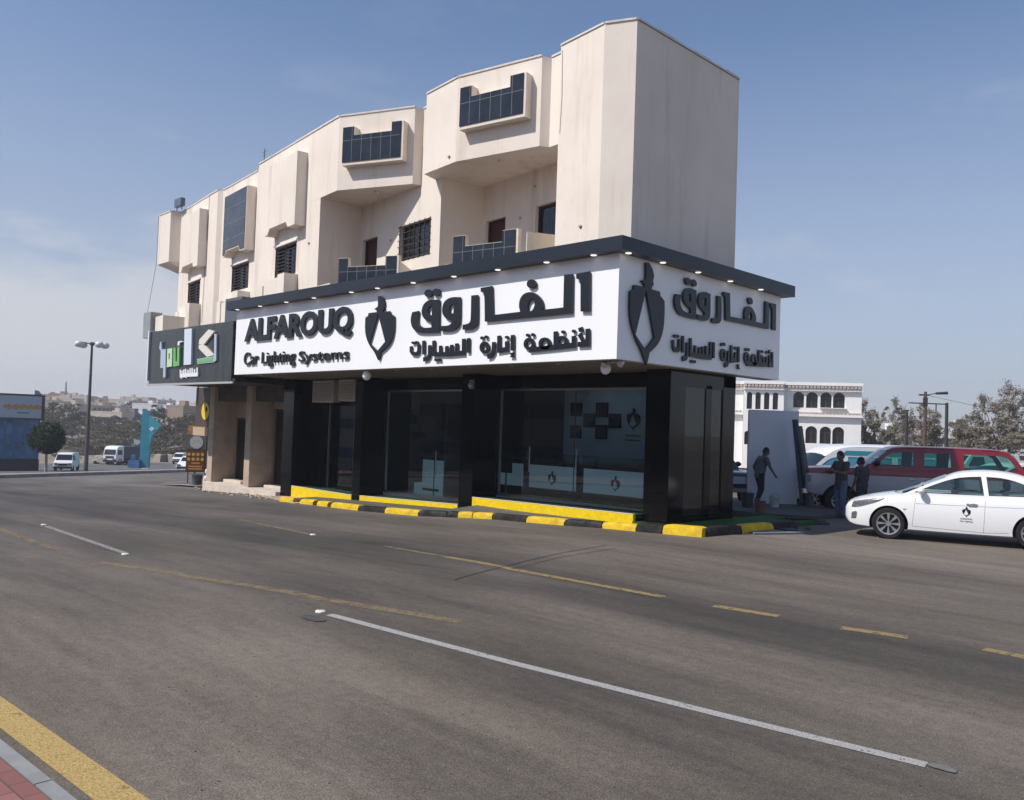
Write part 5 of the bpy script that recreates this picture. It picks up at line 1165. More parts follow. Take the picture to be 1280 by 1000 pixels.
def person(label, loc, rz, J, shirt, trous, vox=.011, sleeve=.62):
    """J: joints in metres, facing +x, y to the left; keys neck, head, sh(l/r), el, wr, hip, kn, an"""
    t = thing('person', label, 'person', loc, rz); P = []; C = []; T = []; S = []
    hp, ch, nk, hd = J['hip'], J['chest'], J['neck'], J['head']; look = J.get('look', V(1, 0, 0)).normalized(); upv = (hd-nk).normalized(); lat = upv.cross(look).normalized()
    rot = Matrix((look, lat, look.cross(lat))).transposed()
    P += [('t', [hp, (hp+ch)/2, ch], [.135, .125, .145]), ('t', [ch, nk], [.10, .062]), ('t', [nk, hd-upv*.03], [.058, .06])]
    P += [('b', hd, (.098, .078, .118), rot), ('b', hd+rot@V(.012, 0, -.06), (.078, .062, .065), rot), ('t', [hd+rot@V(.086, 0, .022), hd+rot@V(.112, 0, -.022)], [.011, .017]), ('t', [hd+rot@V(.088, -.025, -.058), hd+rot@V(.088, .025, -.058)], [.011, .011])]
    for s in (-1, 1): P += [('b', hd+rot@V(-.005, s*.080, -.01), (.022, .012, .034), rot), ('b', hd+rot@V(.086, s*.032, .022), (.010, .016, .008), rot)]
    for k, s in (('l', 1), ('r', -1)):
        sh, el, wr, hi, kn, an = (J[x+k] for x in ('sh', 'el', 'wr', 'hi', 'kn', 'an'))
        P += [('t', [ch, sh], [.10, .062]), ('t', [sh, el], [.054, .043]), ('t', [el, wr], [.044, .028])]
        P += [('t', [hp, hi], [.12, .095]), ('t', [hi, kn], [.088, .058]), ('t', [kn, kn.lerp(an, .35), an], [.056, .058, .036])]
        # hand: palm, four bent fingers, thumb from the side of the palm
        d_ = J.get('hd'+k, (wr-el)).normalized(); pl = J.get('pl'+k, V(1, 0, 0)); ac_ = d_.cross(pl).normalized(); nrm = ac_.cross(d_).normalized()
        pc = wr+d_*.055; P += [('t', [wr, wr+d_*.03, wr+d_*.085], [.026, .032, .034]), ('b', pc, (.03, .03, .045))]
        for i, (o_, ln) in enumerate(((-.03, .066), (-.010, .076), (.011, .070), (.030, .055))):
            b = wr+d_*.085+ac_*o_; m1 = b+d_*ln*.5+nrm*.008; e_ = m1+(d_*.8+nrm*.6).normalized()*ln*.5; P += [('t', [b, m1, e_], [.0105, .0095, .008])]
        tb = wr+d_*.035-ac_*.03; P += [('t', [tb, tb+(d_*.7-ac_*.7).normalized()*.035+nrm*.01, tb+(d_*.95-ac_*.35).normalized()*.068+nrm*.018], [.013, .011, .009])]
        se = sh.lerp(el, sleeve); S += [('t', [ch+V(0, 0, .02), sh], [.115, .078]), ('t', [sh, se], [.074, .070])]
        T += [('t', [hp, hi], [.14, .112]), ('t', [hi, kn], [.108, .078]), ('t', [kn, kn.lerp(an, .4), an+V(0, 0, .02)], [.078, .077, .068])]
        ft_ = J.get('ft'+k, V(1, 0, 0)).normalized()
        mb = MB().ball(an+ft_*.065-V(0, 0, .04), (.135, .048, .038), 14, 0, Matrix((ft_, V(0, 0, 1).cross(ft_), V(0, 0, 1))).transposed()); mb.tube([an+V(0, 0, .03), an-V(0, 0, .03)], [.048, .052], 12)
        mb.build('shoe', mat('dark shoe', (.02, .018, .016), .6), t, smooth=60)
    S += [('t', [hp+(hp-ch)*.12, (hp+ch)/2, ch], [.163, .155, .165]), ('t', [ch, ch.lerp(nk, .75)], [.135, .075]), ('b', (hp*.35+ch*.65), (.14, .17, .16))]
    T += [('t', [hp+V(0, 0, .06), hp-V(0, 0, .08)], [.150, .150])]
    skinlike(P, 'body', M_SKIN, t, .0085, 2)
    skinlike(S, 'shirt', shirt, t, vox, 4); skinlike(T, 'trousers', trous, t, vox, 4)
    hb = [('b', hd+rot@V(-.018, 0, .035), (.098, .090, .108), rot), ('b', hd+rot@V(-.05, 0, -.02), (.070, .082, .075), rot)]
    h = skinlike(hb, 'hair', M_HAIR, t, .010, 2)
    return t
M_SH1, M_SH2, M_SH3 = mat('grey shirt', (.10, .105, .125), .9, .15, 8), mat('olive grey shirt', (.065, .06, .054), .9, .15, 8), mat('dark grey shirt', (.045, .048, .055), .9, .15, 8)
M_TR1, M_TR2, M_TR3 = mat('black trousers', (.016, .016, .018), .9), mat('blue jeans', (.10, .125, .20), .9, .25, 12), mat('charcoal trousers', (.035, .035, .037), .9)
# man by the white board: side on to the camera (facing right in the photo), right arm hanging, left hand on the glass
CR_ = math.atan2(_rt.y, _rt.x)
p = at(953, 26.2)
person('man in grey shirt and black trousers stepping beside the white board, one arm hanging', (p.x, p.y, .215), CR_+R(12), dict(
    hip=V(-.05, 0, .96), chest=V(.03, 0, 1.33), neck=V(.07, 0, 1.50), head=V(.15, 0, 1.63), look=V(1, -.1, -.35),
    shl=V(.05, .20, 1.43), ell=V(-.10, .28, 1.17), wrl=V(-.02, .27, .93), shr=V(.06, -.19, 1.42), elr=V(.15, -.26, 1.16), wrr=V(.30, -.26, .95),
    hil=V(-.05, .09, .90), knl=V(.04, .10, .50), anl=V(-.06, .10, .085), hir=V(-.05, -.09, .90), knr=V(-.03, -.10, .49), anr=V(-.20, -.10, .10)), M_SH1, M_TR1)
p = at(1053, 24.0); q = at(1079, 24.0)
person('man in an olive grey shirt and jeans standing with both hands raised to his chest', (p.x, p.y, .12), CR_+R(200), dict(
    hip=V(0, 0, .95), chest=V(.0, 0, 1.32), neck=V(.01, 0, 1.49), head=V(.05, 0, 1.615), look=V(1, .1, -.3),
    shl=V(0, .21, 1.42), ell=V(.12, .29, 1.16), wrl=V(.34, .14, 1.22), shr=V(0, -.21, 1.42), elr=V(.10, -.30, 1.16), wrr=V(.33, -.14, 1.20), pll=V(0, -1, .3), plr=V(0, 1, .3),
    hil=V(0, .09, .90), knl=V(.03, .11, .49), anl=V(0, .12, .085), hir=V(0, -.09, .90), knr=V(.02, -.11, .49), anr=V(-.02, -.12, .085)), M_SH2, M_TR2).scale = (1.06,)*3
person('man in dark grey clothes standing right behind the man in jeans, seen from the back', (q.x, q.y, .12), CR_+R(125), dict(
    hip=V(0, 0, .94), chest=V(.02, 0, 1.29), neck=V(.03, 0, 1.45), head=V(.06, 0, 1.575), look=V(1, .25, -.15),
    shl=V(.01, .20, 1.38), ell=V(.02, .27, 1.10), wrl=V(.12, .25, .86), shr=V(.01, -.20, 1.38), elr=V(.0, -.27, 1.10), wrr=V(.10, -.26, .86),
    hil=V(0, .09, .89), knl=V(.02, .10, .48), anl=V(-.01, .11, .085), hir=V(0, -.09, .89), knr=V(.02, -.10, .48), anr=V(0, -.11, .085)), M_SH3, M_TR3)

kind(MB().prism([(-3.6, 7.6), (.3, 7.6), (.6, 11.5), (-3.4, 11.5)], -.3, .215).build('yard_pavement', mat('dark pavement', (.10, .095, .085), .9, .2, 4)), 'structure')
# ------------------------------------------------------------------ boards, buckets and rubbish behind the corner
p = at(967, 27.0); t = thing('white_board', 'tall plain white board standing upright beside the stepping man', 'board', (p.x, p.y, .12), CR_+R(4))
MB().box(-.80, .80, -.03, .03, .03, 3.02).build('face', mat('board white', (.62, .64, .70), .5, .03, 1), t, bevel=.008); MB().box(-.8, -.74, .032, .09, .0, 3.0).box(.74, .8, .032, .09, .0, 3.0).box(-.74, .74, .032, .07, 1.4, 1.46).build('back_frame', mat('timber', (.30, .20, .11), .8, .2, 6), t)
for k, (u, dp, tilt, h, w, lab, mt) in enumerate(((1002, 26.6, -.20, 2.75, .035, 'tall dark teal glass sheet leaning against the white board', mat('teal sheet', (.015, .045, .06), .15)), (1010, 26.4, -.26, 2.55, .04, 'narrow pale edged sheet leaning beside the teal glass sheet', mat('pale sheet', (.16, .17, .17), .4)))):
    p = at(u+5, dp); t = thing('leaning_sheet', lab, 'sheet', (p.x, p.y, .12), CR_+R(8))
    MB().hexa([(-w, -.1, 0), (w, -.1, 0), (w, .16, 0), (-w, .16, 0), (-w+tilt*h*.62, -.1, h), (w*.3+tilt*h*.62, -.1, h), (w*.3+tilt*h*.62, .16, h), (-w+tilt*h*.62, .16, h)]).build('panel', mt, t)
    MB().hexa([(w+.002, -.12, 0), (w+.03, -.12, 0), (w+.03, .18, 0), (w+.002, .18, 0), (w*.3+.002+tilt*h*.62, -.12, h), (w*.3+.02+tilt*h*.62, -.12, h), (w*.3+.02+tilt*h*.62, .18, h), (w*.3+.002+tilt*h*.62, .18, h)]).build('rim_strip', mat('pale sheet', (.16, .17, .17), .4), t)
def bucket(u, v, r, h, lab, c, nm='bucket', cat='bucket'):
    p = un(u, v, 2, .22); t = thing(nm, lab, cat, (p.x, p.y, .22))
    MB().lathe([(0, .01), (r*.82, .0), (r, h), (r*1.06, h), (r*1.06, h-.02), (r*.98, h-.02), (r*.80, .03), (0, .03)], (0, 0, 0), 'z', 24).build('pail', c, t, smooth=40)
    MB().tube([(r*math.cos(a), .02, h-.02+r*.55*math.sin(a)) for a in [math.pi*i/14 for i in range(15)]], .006, 6).build('handle', M_ALU, t, smooth=60)
bucket(968, 634, .16, .34, 'pale paint bucket standing on the turf behind the side kerb', mat('bucket pale', (.42, .40, .38), .5, .3, 7))
bucket(950, 640, .15, .30, 'rusty brown paint bucket beside the pale bucket', mat('bucket brown', (.16, .07, .035), .7, .3, 7))
bucket(934, 634, .19, .42, 'dark green bucket near the black glass corner', mat('bucket green', (.03, .05, .04), .5))
r_ = random.Random(5)
def planks(u, v, n_, lab, rz, mt, ln=(.7, 1.3)):
    p = G(u, v); t = thing('plank_pile', lab, 'planks', (p.x, p.y, g(p.x)+.004), rz)
    for i in range(n_):
        L_ = r_.uniform(*ln); o = MB().box(-L_/2, L_/2, -.06, .06, 0, .03).build('plank', mt, t); o.location = (r_.uniform(-.1, .1), r_.uniform(-.2, .2), .034*i+.002); o.rotation_euler = (0, 0, r_.uniform(-.35, .35))
planks(1000, 655, 6, 'untidy pile of dark offcuts on the ground beside the white board', CR_, mat('dark offcut', (.05, .045, .04), .8, .3, 5))
planks(1022, 642, 4, 'few pale battens lying in the shade before the maroon wagon', CR_-.3, mat('pale batten', (.20, .16, .12), .8, .2, 5), (.9, 1.5))
p = G(948, 664); t = thing('paving_slab', 'large thin grey slab lying on the ground beside the side kerb', 'slab', (p.x+.25, p.y+.1, g(p.x)), CR_+.5)
MB().prism([(-.85, -.35), (.55, -.55), (.95, .25), (-.4, .55)], .004, .05).build('slab', mat('slab grey', (.17, .17, .18), .8, .15, 3), t, bevel=.01); MB().prism([(.2, -.3), (.5, -.35), (.6, .1), (.25, .15)], .052, .075).build('offcut', M_DKP, t)
for u, v, s_, lab in ((985, 655, .10, 'dark rag bundle at the foot of the white board'), (976, 646, .07, 'small round stone lying behind the side kerb'), (1010, 662, .06, 'small dark lump lying in front of the offcuts')):
    p = G(u, v); o = MB().ball((0, 0, 0), (s_*1.3, s_, s_*.7), 12).build('rubble_piece', mat('rubble', (.10, .09, .08), .9, .4, 12), smooth=60); o.location = (p.x, p.y, g(p.x)+s_*.6); tag(o, lab, 'rubble')
# ================================================================== roof fittings and birds
M_BIRD = mat('bird', (.02, .02, .022), .8)
def bird(pt, rz, lab):
    t = thing('bird', lab, 'bird', pt, rz); t.scale = (.72,)*3
    mb = MB(); mb.tube([(-.20, 0, .085), (-.10, 0, .10), (0, 0, .115), (.08, 0, .15), (.115, 0, .205)], [.012, .045, .062, .045, .034], 12); mb.ball((.125, 0, .215), (.042, .036, .036), 10); mb.tube([(.155, 0, .212), (.19, 0, .203)], [.012, .003], 6)
    mb.build('body', M_BIRD, t, smooth=70)
    for y in (-.02, .02): MB().tube([(.0, y, .07), (.005, y, 0)], .006, 5).build('leg', M_BIRD, t)
p = un(569, 100, 2, ZT+.07); bird((p.x, p.y+.12, ZT+.06), R(200), 'dark bird perched on the roof edge above the right tiled balcony')
p = un(657, 75, 2, ZT+.07); bird((p.x, p.y+.12, ZT+.06), R(60), 'small dark bird perched on the roof edge right of the first bird')
p = un(216, 262, 2, ZT); t = thing('floodlight', 'small blue grey floodlight box on the far left roof corner', 'floodlight', (p.x+.1, p.y+.25, ZT))
MB().box(-.35, .35, -.1, .1, .16, .52).build('lamp_box', mat('floodlight grey', (.10, .13, .17), .4), t, bevel=.02); MB().tube([(-.25, 0, 0), (-.25, 0, .2)], .02, 6).tube([(.25, 0, 0), (.25, 0, .2)], .02, 6).build('bracket', M_DARK, t)
p = un(323.5, 210, 2, ZT); t = tag(MB().tube([(0, 0, 0), (0, 0, .75)], .012, 6).tube([(-.18, 0, .62), (.18, 0, .62)], .008, 5).tube([(-.12, 0, .5), (.12, 0, .5)], .008, 5).build('roof_aerial', M_DARK), 'thin aerial standing on the roof edge at the left', 'aerial'); t.location = (p.x, p.y+.2, ZT+.02)

# ================================================================== foliage
def leafmat(name, a, b_):
    m = mat(name, a, .75, col2=b_, scale=.9, detail=5); return m
def tree(nm, label, pt, h, lobes, trunk, lm, n, ls, seed, group=None, cat='tree', tm=None, limbs=True, elong=1.0, lean=0):
    """lobes: (x, y, z, rx, ry, rz) clumps of the crown in metres"""
    r = random.Random(seed); t = thing(nm, label, cat, tuple(pt), 0, group); mb = MB(); top = Vector((lean, 0, h*.62))
    tr, n_tr = trunk
    mb.tube([(0, 0, -.2), (lean*.2+.04*h*.2*r.uniform(-1, 1), .02*h*r.uniform(-1, 1), h*.25), (lean*.6, .03*h*r.uniform(-1, 1), h*.48), tuple(top)], [tr, tr*.8, tr*.6, tr*.35], 10)
    if limbs:
        for x, y, z, rx, ry, rz_ in lobes:
            b0 = Vector((lean*.5, 0, min(h*.5, max(h*n_tr, z-rz_-h*.12)))); e = Vector((x, y, z)); md = b0.lerp(e, .5)+Vector((r.uniform(-.1, .1)*h*.3, r.uniform(-.1, .1)*h*.3, -.02*h))
            mb.tube([b0, md, e, e+(e-md)*.55], [tr*.42, tr*.28, tr*.15, tr*.05], 7)
            for _ in range(4):
                q = e+Vector((r.uniform(-rx, rx), r.uniform(-ry, ry), r.uniform(-rz_, rz_)))*.8; mb.tube([md.lerp(e, r.uniform(.2, 1)), q], [tr*.12, tr*.03], 5)
    mb.build('trunk', tm or mat('bark', (.14, .105, .08), .9, .25, 6), t, smooth=60)
    lf = MB(); tot = sum(a[3]*a[4]*a[5] for a in lobes)**1.0
    for x, y, z, rx, ry, rz_ in lobes:
        k = int(n*(rx*ry*rz_)/tot); subs = [(r.gauss(0, .5), r.gauss(0, .5), r.gauss(0, .5)) for _ in range(max(5, int(k/70)))]
        for i in range(k):
            s_ = subs[r.randrange(len(subs))]; q = [s_[j]+r.gauss(0, .19) for j in range(3)]; d2 = math.sqrt(sum(v*v for v in q))
            if d2 > 1.08: q = [v/d2*r.uniform(.8, 1.02) for v in q]
            c = Vector((x+q[0]*rx, y+q[1]*ry, z+q[2]*rz_)); a = ls*r.uniform(.6, 1.3)
            u_ = Vector((r.gauss(0, 1), r.gauss(0, 1), r.gauss(0, .8))).normalized(); w_ = u_.cross(Vector((r.gauss(0, 1), r.gauss(0, 1), r.gauss(0, 1)))).normalized()
            lf.add([c-u_*a*elong, c+w_*a*.45, c+u_*a*elong, c-w_*a*.45], [(0, 1, 2, 3)])
    lf.build('crown', lm, t, fix=False)
    return t
LF_OL, LF_GB, LF_DK = leafmat('olive grey leaves', (.165, .145, .09), (.25, .22, .15)), leafmat('grey brown leaves', (.215, .185, .145), (.31, .27, .22)), leafmat('dark ficus leaves', (.010, .026, .009), (.030, .062, .018))
LF_SC, LF_DG, LF_YG = leafmat('scrub leaves', (.10, .082, .046), (.165, .135, .075)), leafmat('deep green leaves', (.028, .036, .022), (.065, .072, .045)), leafmat('yellow green leaves', (.09, .088, .032), (.16, .15, .06))
def lob(h, w, n_, seed, z0=.35):
    r = random.Random(seed); o = []
    for i in range(n_):
        z = h*(z0+(1-z0)*(i+.5)/n_); f = math.sin(math.pi*min(1, .18+.82*(i+.5)/n_))**.7
        o.append((r.uniform(-.5, .5)*w*f, r.uniform(-.5, .5)*w*f, z, w*.30*(.6+.5*f), w*.30*(.6+.5*f), h*.13*r.uniform(.8, 1.3)))
    return o
RT = [(1082, 100, 9.2, 4.0, LF_GB, 'tall thin grey tree right beside the white villa'), (1094, 96, 6.4, 3.6, LF_OL, 'low olive brown tree between the villa and the wispy grey tree'), (1118, 98, 8.8, 4.6, LF_GB, 'wispy grey tree with a tall right shoot, left of the short utility pole'),
      (1131, 110, 7.6, 3.2, LF_GB, 'faint grey tree just behind the short utility pole'), (1152, 104, 8.6, 5.2, LF_GB, 'grey tree standing behind the tall utility pole'), (1168, 100, 7.2, 3.8, LF_OL, 'olive tree between the tall pole and the pole with a crossbar'), (1196, 96, 6.6, 4.6, LF_OL, 'broad olive tree right of the pole with a crossbar'),
      (1214, 100, 7.4, 4.4, LF_OL, 'olive brown tree left of the tall tree pair at the right'), (1236, 94, 9.6, 5.0, LF_GB, 'left tall grey brown tree of the pair at the right edge'), (1262, 90, 11.0, 5.4, LF_GB, 'tallest grey brown tree, right one of the pair at the right edge'), (1284, 92, 9.6, 6.0, LF_OL, 'olive tree cut off by the right edge of the picture'), (1248, 84, 5.6, 5.0, LF_OL, 'low bushy tree in front of the tall pair at the right')]
for i, (u, dp, h, w, lm, lab) in enumerate(RT):
    h *= .86 if i not in (8, 9) else .82
    tree('tamarisk_tree', lab, at(u, dp), h+.6, lob(h, w*.84, 10, i+20, .26), (.16, .25), lm, 5000, .105, i+50, 'trees behind the parked cars', elong=1.5)
# the clipped round tree and others on the far left
p = G(57, 590)
tree('ficus_tree', 'dark green ficus clipped to a rounded block on a pale trunk beside the blue shop', p, 4.4, [(-.95, 0, 2.9, 1.15, 1.1, 1.05), (.95, 0, 2.85, 1.15, 1.1, 1.1), (0, .2, 3.1, 1.3, 1.1, 1.15), (0, -.6, 2.75, 1.3, .9, 1.05), (-.5, 0, 3.6, 1.0, .9, .6), (.7, 0, 3.5, 1.0, .9, .6), (0, 0, 2.1, 1.4, 1.0, .6)], (.13, .3), LF_DK, 22000, .10, 3, tm=mat('pale bark', (.34, .31, .27), .8, .2, 8))
bsp = [(80, 556, 'brown-olive tree behind the clipped ficus', 'tree', 7.5, 8.0, LF_SC), (66, 548, 'dark olive tree right beside the blue shop sign', 'tree', 7.0, 5.5, LF_DG), (98, 552, 'dark tree behind the street lamp pole', 'tree', 6.2, 6.0, LF_DG),
       (118, 566, 'dry brown bush at the foot of the slope by the lamp', 'bush', 4.4, 8.0, LF_SC), (134, 556, 'pale feathery shrub on the slope above the truck', 'bush', 5.4, 7.0, LF_SC), (150, 560, 'yellow green bush behind the truck', 'bush', 5.0, 8.5, LF_YG), (163, 557, 'olive bush left of the teal pylon', 'bush', 5.5, 6.0, LF_YG),
       (205, 565, 'dark round tree leaning right behind the teal pylon', 'tree', 8.2, 6.4, LF_DG), (208, 570, 'dry brown shrub on the bank right of the pylon', 'bush', 3.2, 7.0, LF_SC), (232, 572, 'brown thorn tree left of the menu board', 'tree', 6.8, 5.6, LF_SC), (246, 566, 'olive tree behind the menu board', 'tree', 7.6, 5.6, LF_SC), (106, 572, 'low grey scrub beside the white van', 'bush', 2.4, 6.0, LF_SC), (185, 560, 'small olive bush right behind the teal pylon', 'bush', 4.4, 6.0, LF_DG)]
for i, (u, v, lab, ct, h, w, lm) in enumerate(bsp):
    p = G(u, v); tree('scrub_tree' if ct == 'tree' else 'scrub_bush', lab, p, h*1.15, lob(h*1.15, w*1.5, 8, 80+i, .28 if ct == 'tree' else .08), (.16, .15), lm, 4200, .24, 90+i, 'trees and bushes on the far slope', ct)

# ================================================================== white villa with arched windows
pv = at(1000, 86); va = CR_+R(-14); VL = Vector((math.cos(va), math.sin(va), 0)); k_ = 86/1072.1
vz = g(pv.x)
villa = thing('white_villa', 'white two-storey villa with rows of dark arched windows and tiled cornices', 'house', tuple(pv), va)
M_VW, M_VT = mat('villa white', (.88, .86, .83), .8, .03, 1), mat('cornice tile', (.50, .40, .34), .8, .3, 6)
ZV = 2.3-vz
def vx(u): return (u-1000)*k_
def vzp(u, v): return ZV+((537+.034*(u-640)*1.0)-v)*k_
def arch(x0, x1, z0, z1, n_=10):
    r_ = (x1-x0)/2; c = (x0+x1)/2; zc = z1-r_*.95
    return [(x0, z0), (x1, z0)]+[(c+r_*math.cos(t), zc+r_*.95*math.sin(t)) for t in [math.pi*i/n_ for i in range(n_+1)]]
def vwall(x0, x1, y, z0, z1, arches, mt=M_VW, th=.4):
    MB().plate([[(x0, z0), (x1, z0), (x1, z1), (x0, z1)]]+arches, lambda x, z, d_: (x, y+d_, z), 0, th).build('wall', mt, villa)
    for a in arches:
        xs_ = [p[0] for p in a]; zs_ = [p[1] for p in a]; cx_ = (min(xs_)+max(xs_))/2
        w_ = MB().box(min(xs_)-.02, max(xs_)+.02, y+.28, y+.30, min(zs_)-.02, max(zs_)+.02).build('window', M_WGLASS, villa)
        f_ = MB().box(cx_-.03, cx_+.03, y+.22, y+.27, min(zs_), max(zs_)).box(min(xs_), max(xs_), y+.22, y+.27, max(zs_)-.62, max(zs_)-.57); f_.build('frame', mat('brown sash', (.07, .05, .04), .6), w_)
zr_ = vzp(1020, 481); zm = vzp(1020, 521.5)
up = [(992, 1005), (1007.5, 1021.5), (1024.5, 1038), (1039.5, 1053.5)]
A1 = [arch(vx(a), vx(b), vzp(1020, 511.5), vzp(1020, 491.5)) for a, b in up]; A2 = [arch(vx(a), vx(b), vzp(1020, 556), vzp(1020, 534.5)) for a, b in up]
vwall(vx(980), vx(1073), .9, 0, zr_-.2, A1+A2)
tw = [(935, 941.5), (945.5, 952), (956, 962.5), (966.5, 973)]
T1 = [arch(vx(a), vx(b), vzp(955, 513), vzp(955, 491.5)) for a, b in tw]; T2 = [arch(vx(a), vx(b), vzp(955, 558), vzp(955, 541)) for a, b in ((933, 940), (944.5, 951), (956, 962.5), (966.5, 973))]
vwall(vx(931), vx(979.9), .0, 0, zr_-.2, T1+T2)
L1 = [arch(vx(a), vx(b), vzp(920, 510), vzp(920, 490)) for a, b in ((886, 899), (904, 917))]; L2 = [arch(vx(a), vx(b), vzp(920, 556), vzp(920, 533)) for a, b in ((886, 899), (904, 917))]
vwall(vx(860), vx(930.9), .9, 0, zr_-.2, L1+L2)
MB().box(vx(931)+.01, vx(931)+.3, .4, 1.3, 0, zr_-.2).box(vx(979.6)-.3, vx(979.6), .4, 1.3, 0, zr_-.2).box(vx(1073)-.35, vx(1073)-.002, 1.302, 12, 0, zr_-.2).box(vx(860), vx(860)+.35, 1.302, 12, 0, zr_-.2).box(vx(861), vx(1072), 11.6, 12, 0, zr_-.2).build('wall', M_VW, villa)
MB().box(vx(861), vx(1072.5), 1.2, 11.6, zr_-.9, zr_-.6).box(vx(861), vx(1072.5), 1.35, 11.6, zm-.3, zm).build('floor_slab', M_VW, villa)
for x0, x1, y in ((860, 930.8, .9), (931, 980, 0), (980.2, 1073.8, .9)):
    MB().box(vx(x0), vx(x1), y-.45, y+.5, zr_-.198, zr_+.12).box(vx(x0), vx(x1), y-.3, y+.5, zr_-.75, zr_-.50).build('cornice', M_VW, villa)
    c = MB(); n_ = int((vx(x1)-vx(x0))/.35)
    for i in range(n_): xa = vx(x0)+i*.35; c.box(xa+.03, xa+.30, y-.42, y+.2, zr_-.48, zr_-.22)
    for i in range(n_ if y else 0): xa = vx(x0)+i*.35; c.box(xa+.03, xa+.30, y-.28, y-.002, zm+.16, zm+.36)
    c.build('tile_course', M_VT, villa)
    if y: MB().box(vx(x0), vx(x1), y-.38, y-.002, zm-.08, zm+.155).build('balcony_band', M_VW, villa)
MB().box(vx(984), vx(990.5), .80, .89, vzp(990, 512), vzp(990, 498)).build('open_shutter', M_VW, villa); MB().box(vx(1024), vx(1055), .6, .895, vzp(1040, 512.5), vzp(1040, 511.6)).build('window_ledge', M_VW, villa)
# low white buildings glimpsed between the trees
M_FW, M_FC, M_FT = mat('far white', (.74, .72, .70), .85, .06, .4), mat('far cream', (.52, .44, .36), .85, .1, .4), mat('far tan', (.36, .27, .20), .9, .12, .4)
M_FWIN = mat('far window', (.035, .035, .04), .4)
def house(pt, rz, w, d_, h, mt, label, fl=2, nw=3, group='houses on the distant hillside', nm='hillside_house', tank=True, seed=0):
    r = random.Random(seed); t = thing(nm, label, 'house', tuple(pt), rz, group) if label else None
    mb = MB().box(-w/2, w/2, 0, d_, -3, h); mb.box(-w/2-.05, w/2+.05, -.05, .12, h+.002, h+.35).box(-w/2-.05, -w/2+.12, .122, d_, h+.002, h+.35).box(w/2-.12, w/2+.05, .122, d_, h+.002, h+.35)
    if tank: x = r.uniform(-w*.3, w*.3); mb.box(x-.8, x+.8, d_*.4, d_*.4+1.6, h, h+1.5)
    mb.build('wall', mt, t)
    for f in range(fl):
        for i in range(nw):
            x = -w/2+w*(i+.5)/nw; z = h*(f+.35)/fl; MB().box(x-w*.09, x+w*.09, -.03, .1, z, z+h*.34/fl).build('window', M_FWIN, t)
    return t
house(at(1150, 150), CR_, 15, 8, 5.6, M_FW, 'white flat building glimpsed behind the tall utility pole', 2, 5, 'white buildings behind the trees', 'white_building', seed=1)
house(at(1192, 170), CR_+.1, 14, 8, 7.2, M_FW, 'white building glimpsed right of the pole with a crossbar', 2, 4, 'white buildings behind the trees', 'white_building', seed=2)
house(at(1095, 160), CR_-.1, 13, 8, 3.6, M_FC, 'cream wall glimpsed through the trees beside the villa', 1, 3, 'white buildings behind the trees', 'white_building', seed=3)
house(at(1236, 165), CR_, 16, 8, 5.2, M_FW, 'white building glimpsed behind the tall pair of trees', 2, 5, 'white buildings behind the trees', 'white_building', seed=4)
for u, dp, rz, lab, kd in ((1150, 60, CR_+2.6, 'white car roof showing over the front of the maroon wagon roof', 'hatch'), (1224, 50, CR_+.3, 'white car roof showing over the rear half of the maroon wagon', 'van')):
    far_car(u, dp, rz, lab, M_WPAINT, kd)
# utility poles
M_WOOD = mat('pole wood', (.11, .060, .045), .85, .25, 3, stretch=(5, 5, .5)); M_IRON = mat('pole iron', (.035, .034, .036), .7)
def pole(u, dp, vtop, label, mt, fn):
    p = at(u, dp); p2 = CAM+ray(u, vtop)*(dp/ray(u, vtop).dot(_fw)); h = p2.z-p.z
    t = thing('utility_pole', label, 'utility pole', tuple(p), CR_, 'utility poles among the trees'); MB().tube([(0, 0, -.3), (0, 0, h)], [.17, .12], 10).build('shaft', mt, t, smooth=50); fn(t, h); return t
def top1(t, h):
    MB().box(-.55, .35, -.06, .06, h-.35, h-.22).box(-.16, .16, -.12, .12, h-1.3, h-.5).build('crossarm', M_IRON, t); MB().tube([(.1, 0, h-.3), (1.0, 0, h-.1)], .04, 6).tube([(.9, 0, h-.12), (1.9, 0, h-.05)], [.10, .13], 8).build('lamp_arm', M_IRON, t)
    MB().tube([(.1, 0, h-.3), (6, 2, h-1.1), (13, 4, h-1.5), (24, 7, h-.6)], .016, 5).build('wire', M_IRON, t)
def top2(t, h):
    MB().tube([(0, 0, h-.12), (-3.2, 0, h-.10)], .05, 6).tube([(-.9, 0, h-.1), (-.9, 0, h-.75)], .05, 6).build('crossarm', M_IRON, t)
pole(1156, 74, 489.5, 'tallest reddish utility pole with a lamp arm at its top', M_WOOD, top1); pole(1183, 72, 503.5, 'dark utility pole with a long crossbar reaching to the tall pole', M_IRON, top2); pole(1133, 78, 512.5, 'short plain dark utility pole left of the tall one', M_IRON, lambda t, h: MB().box(-.2, .2, -.05, .05, h-.1, h+.02).build('cap', M_IRON, t))

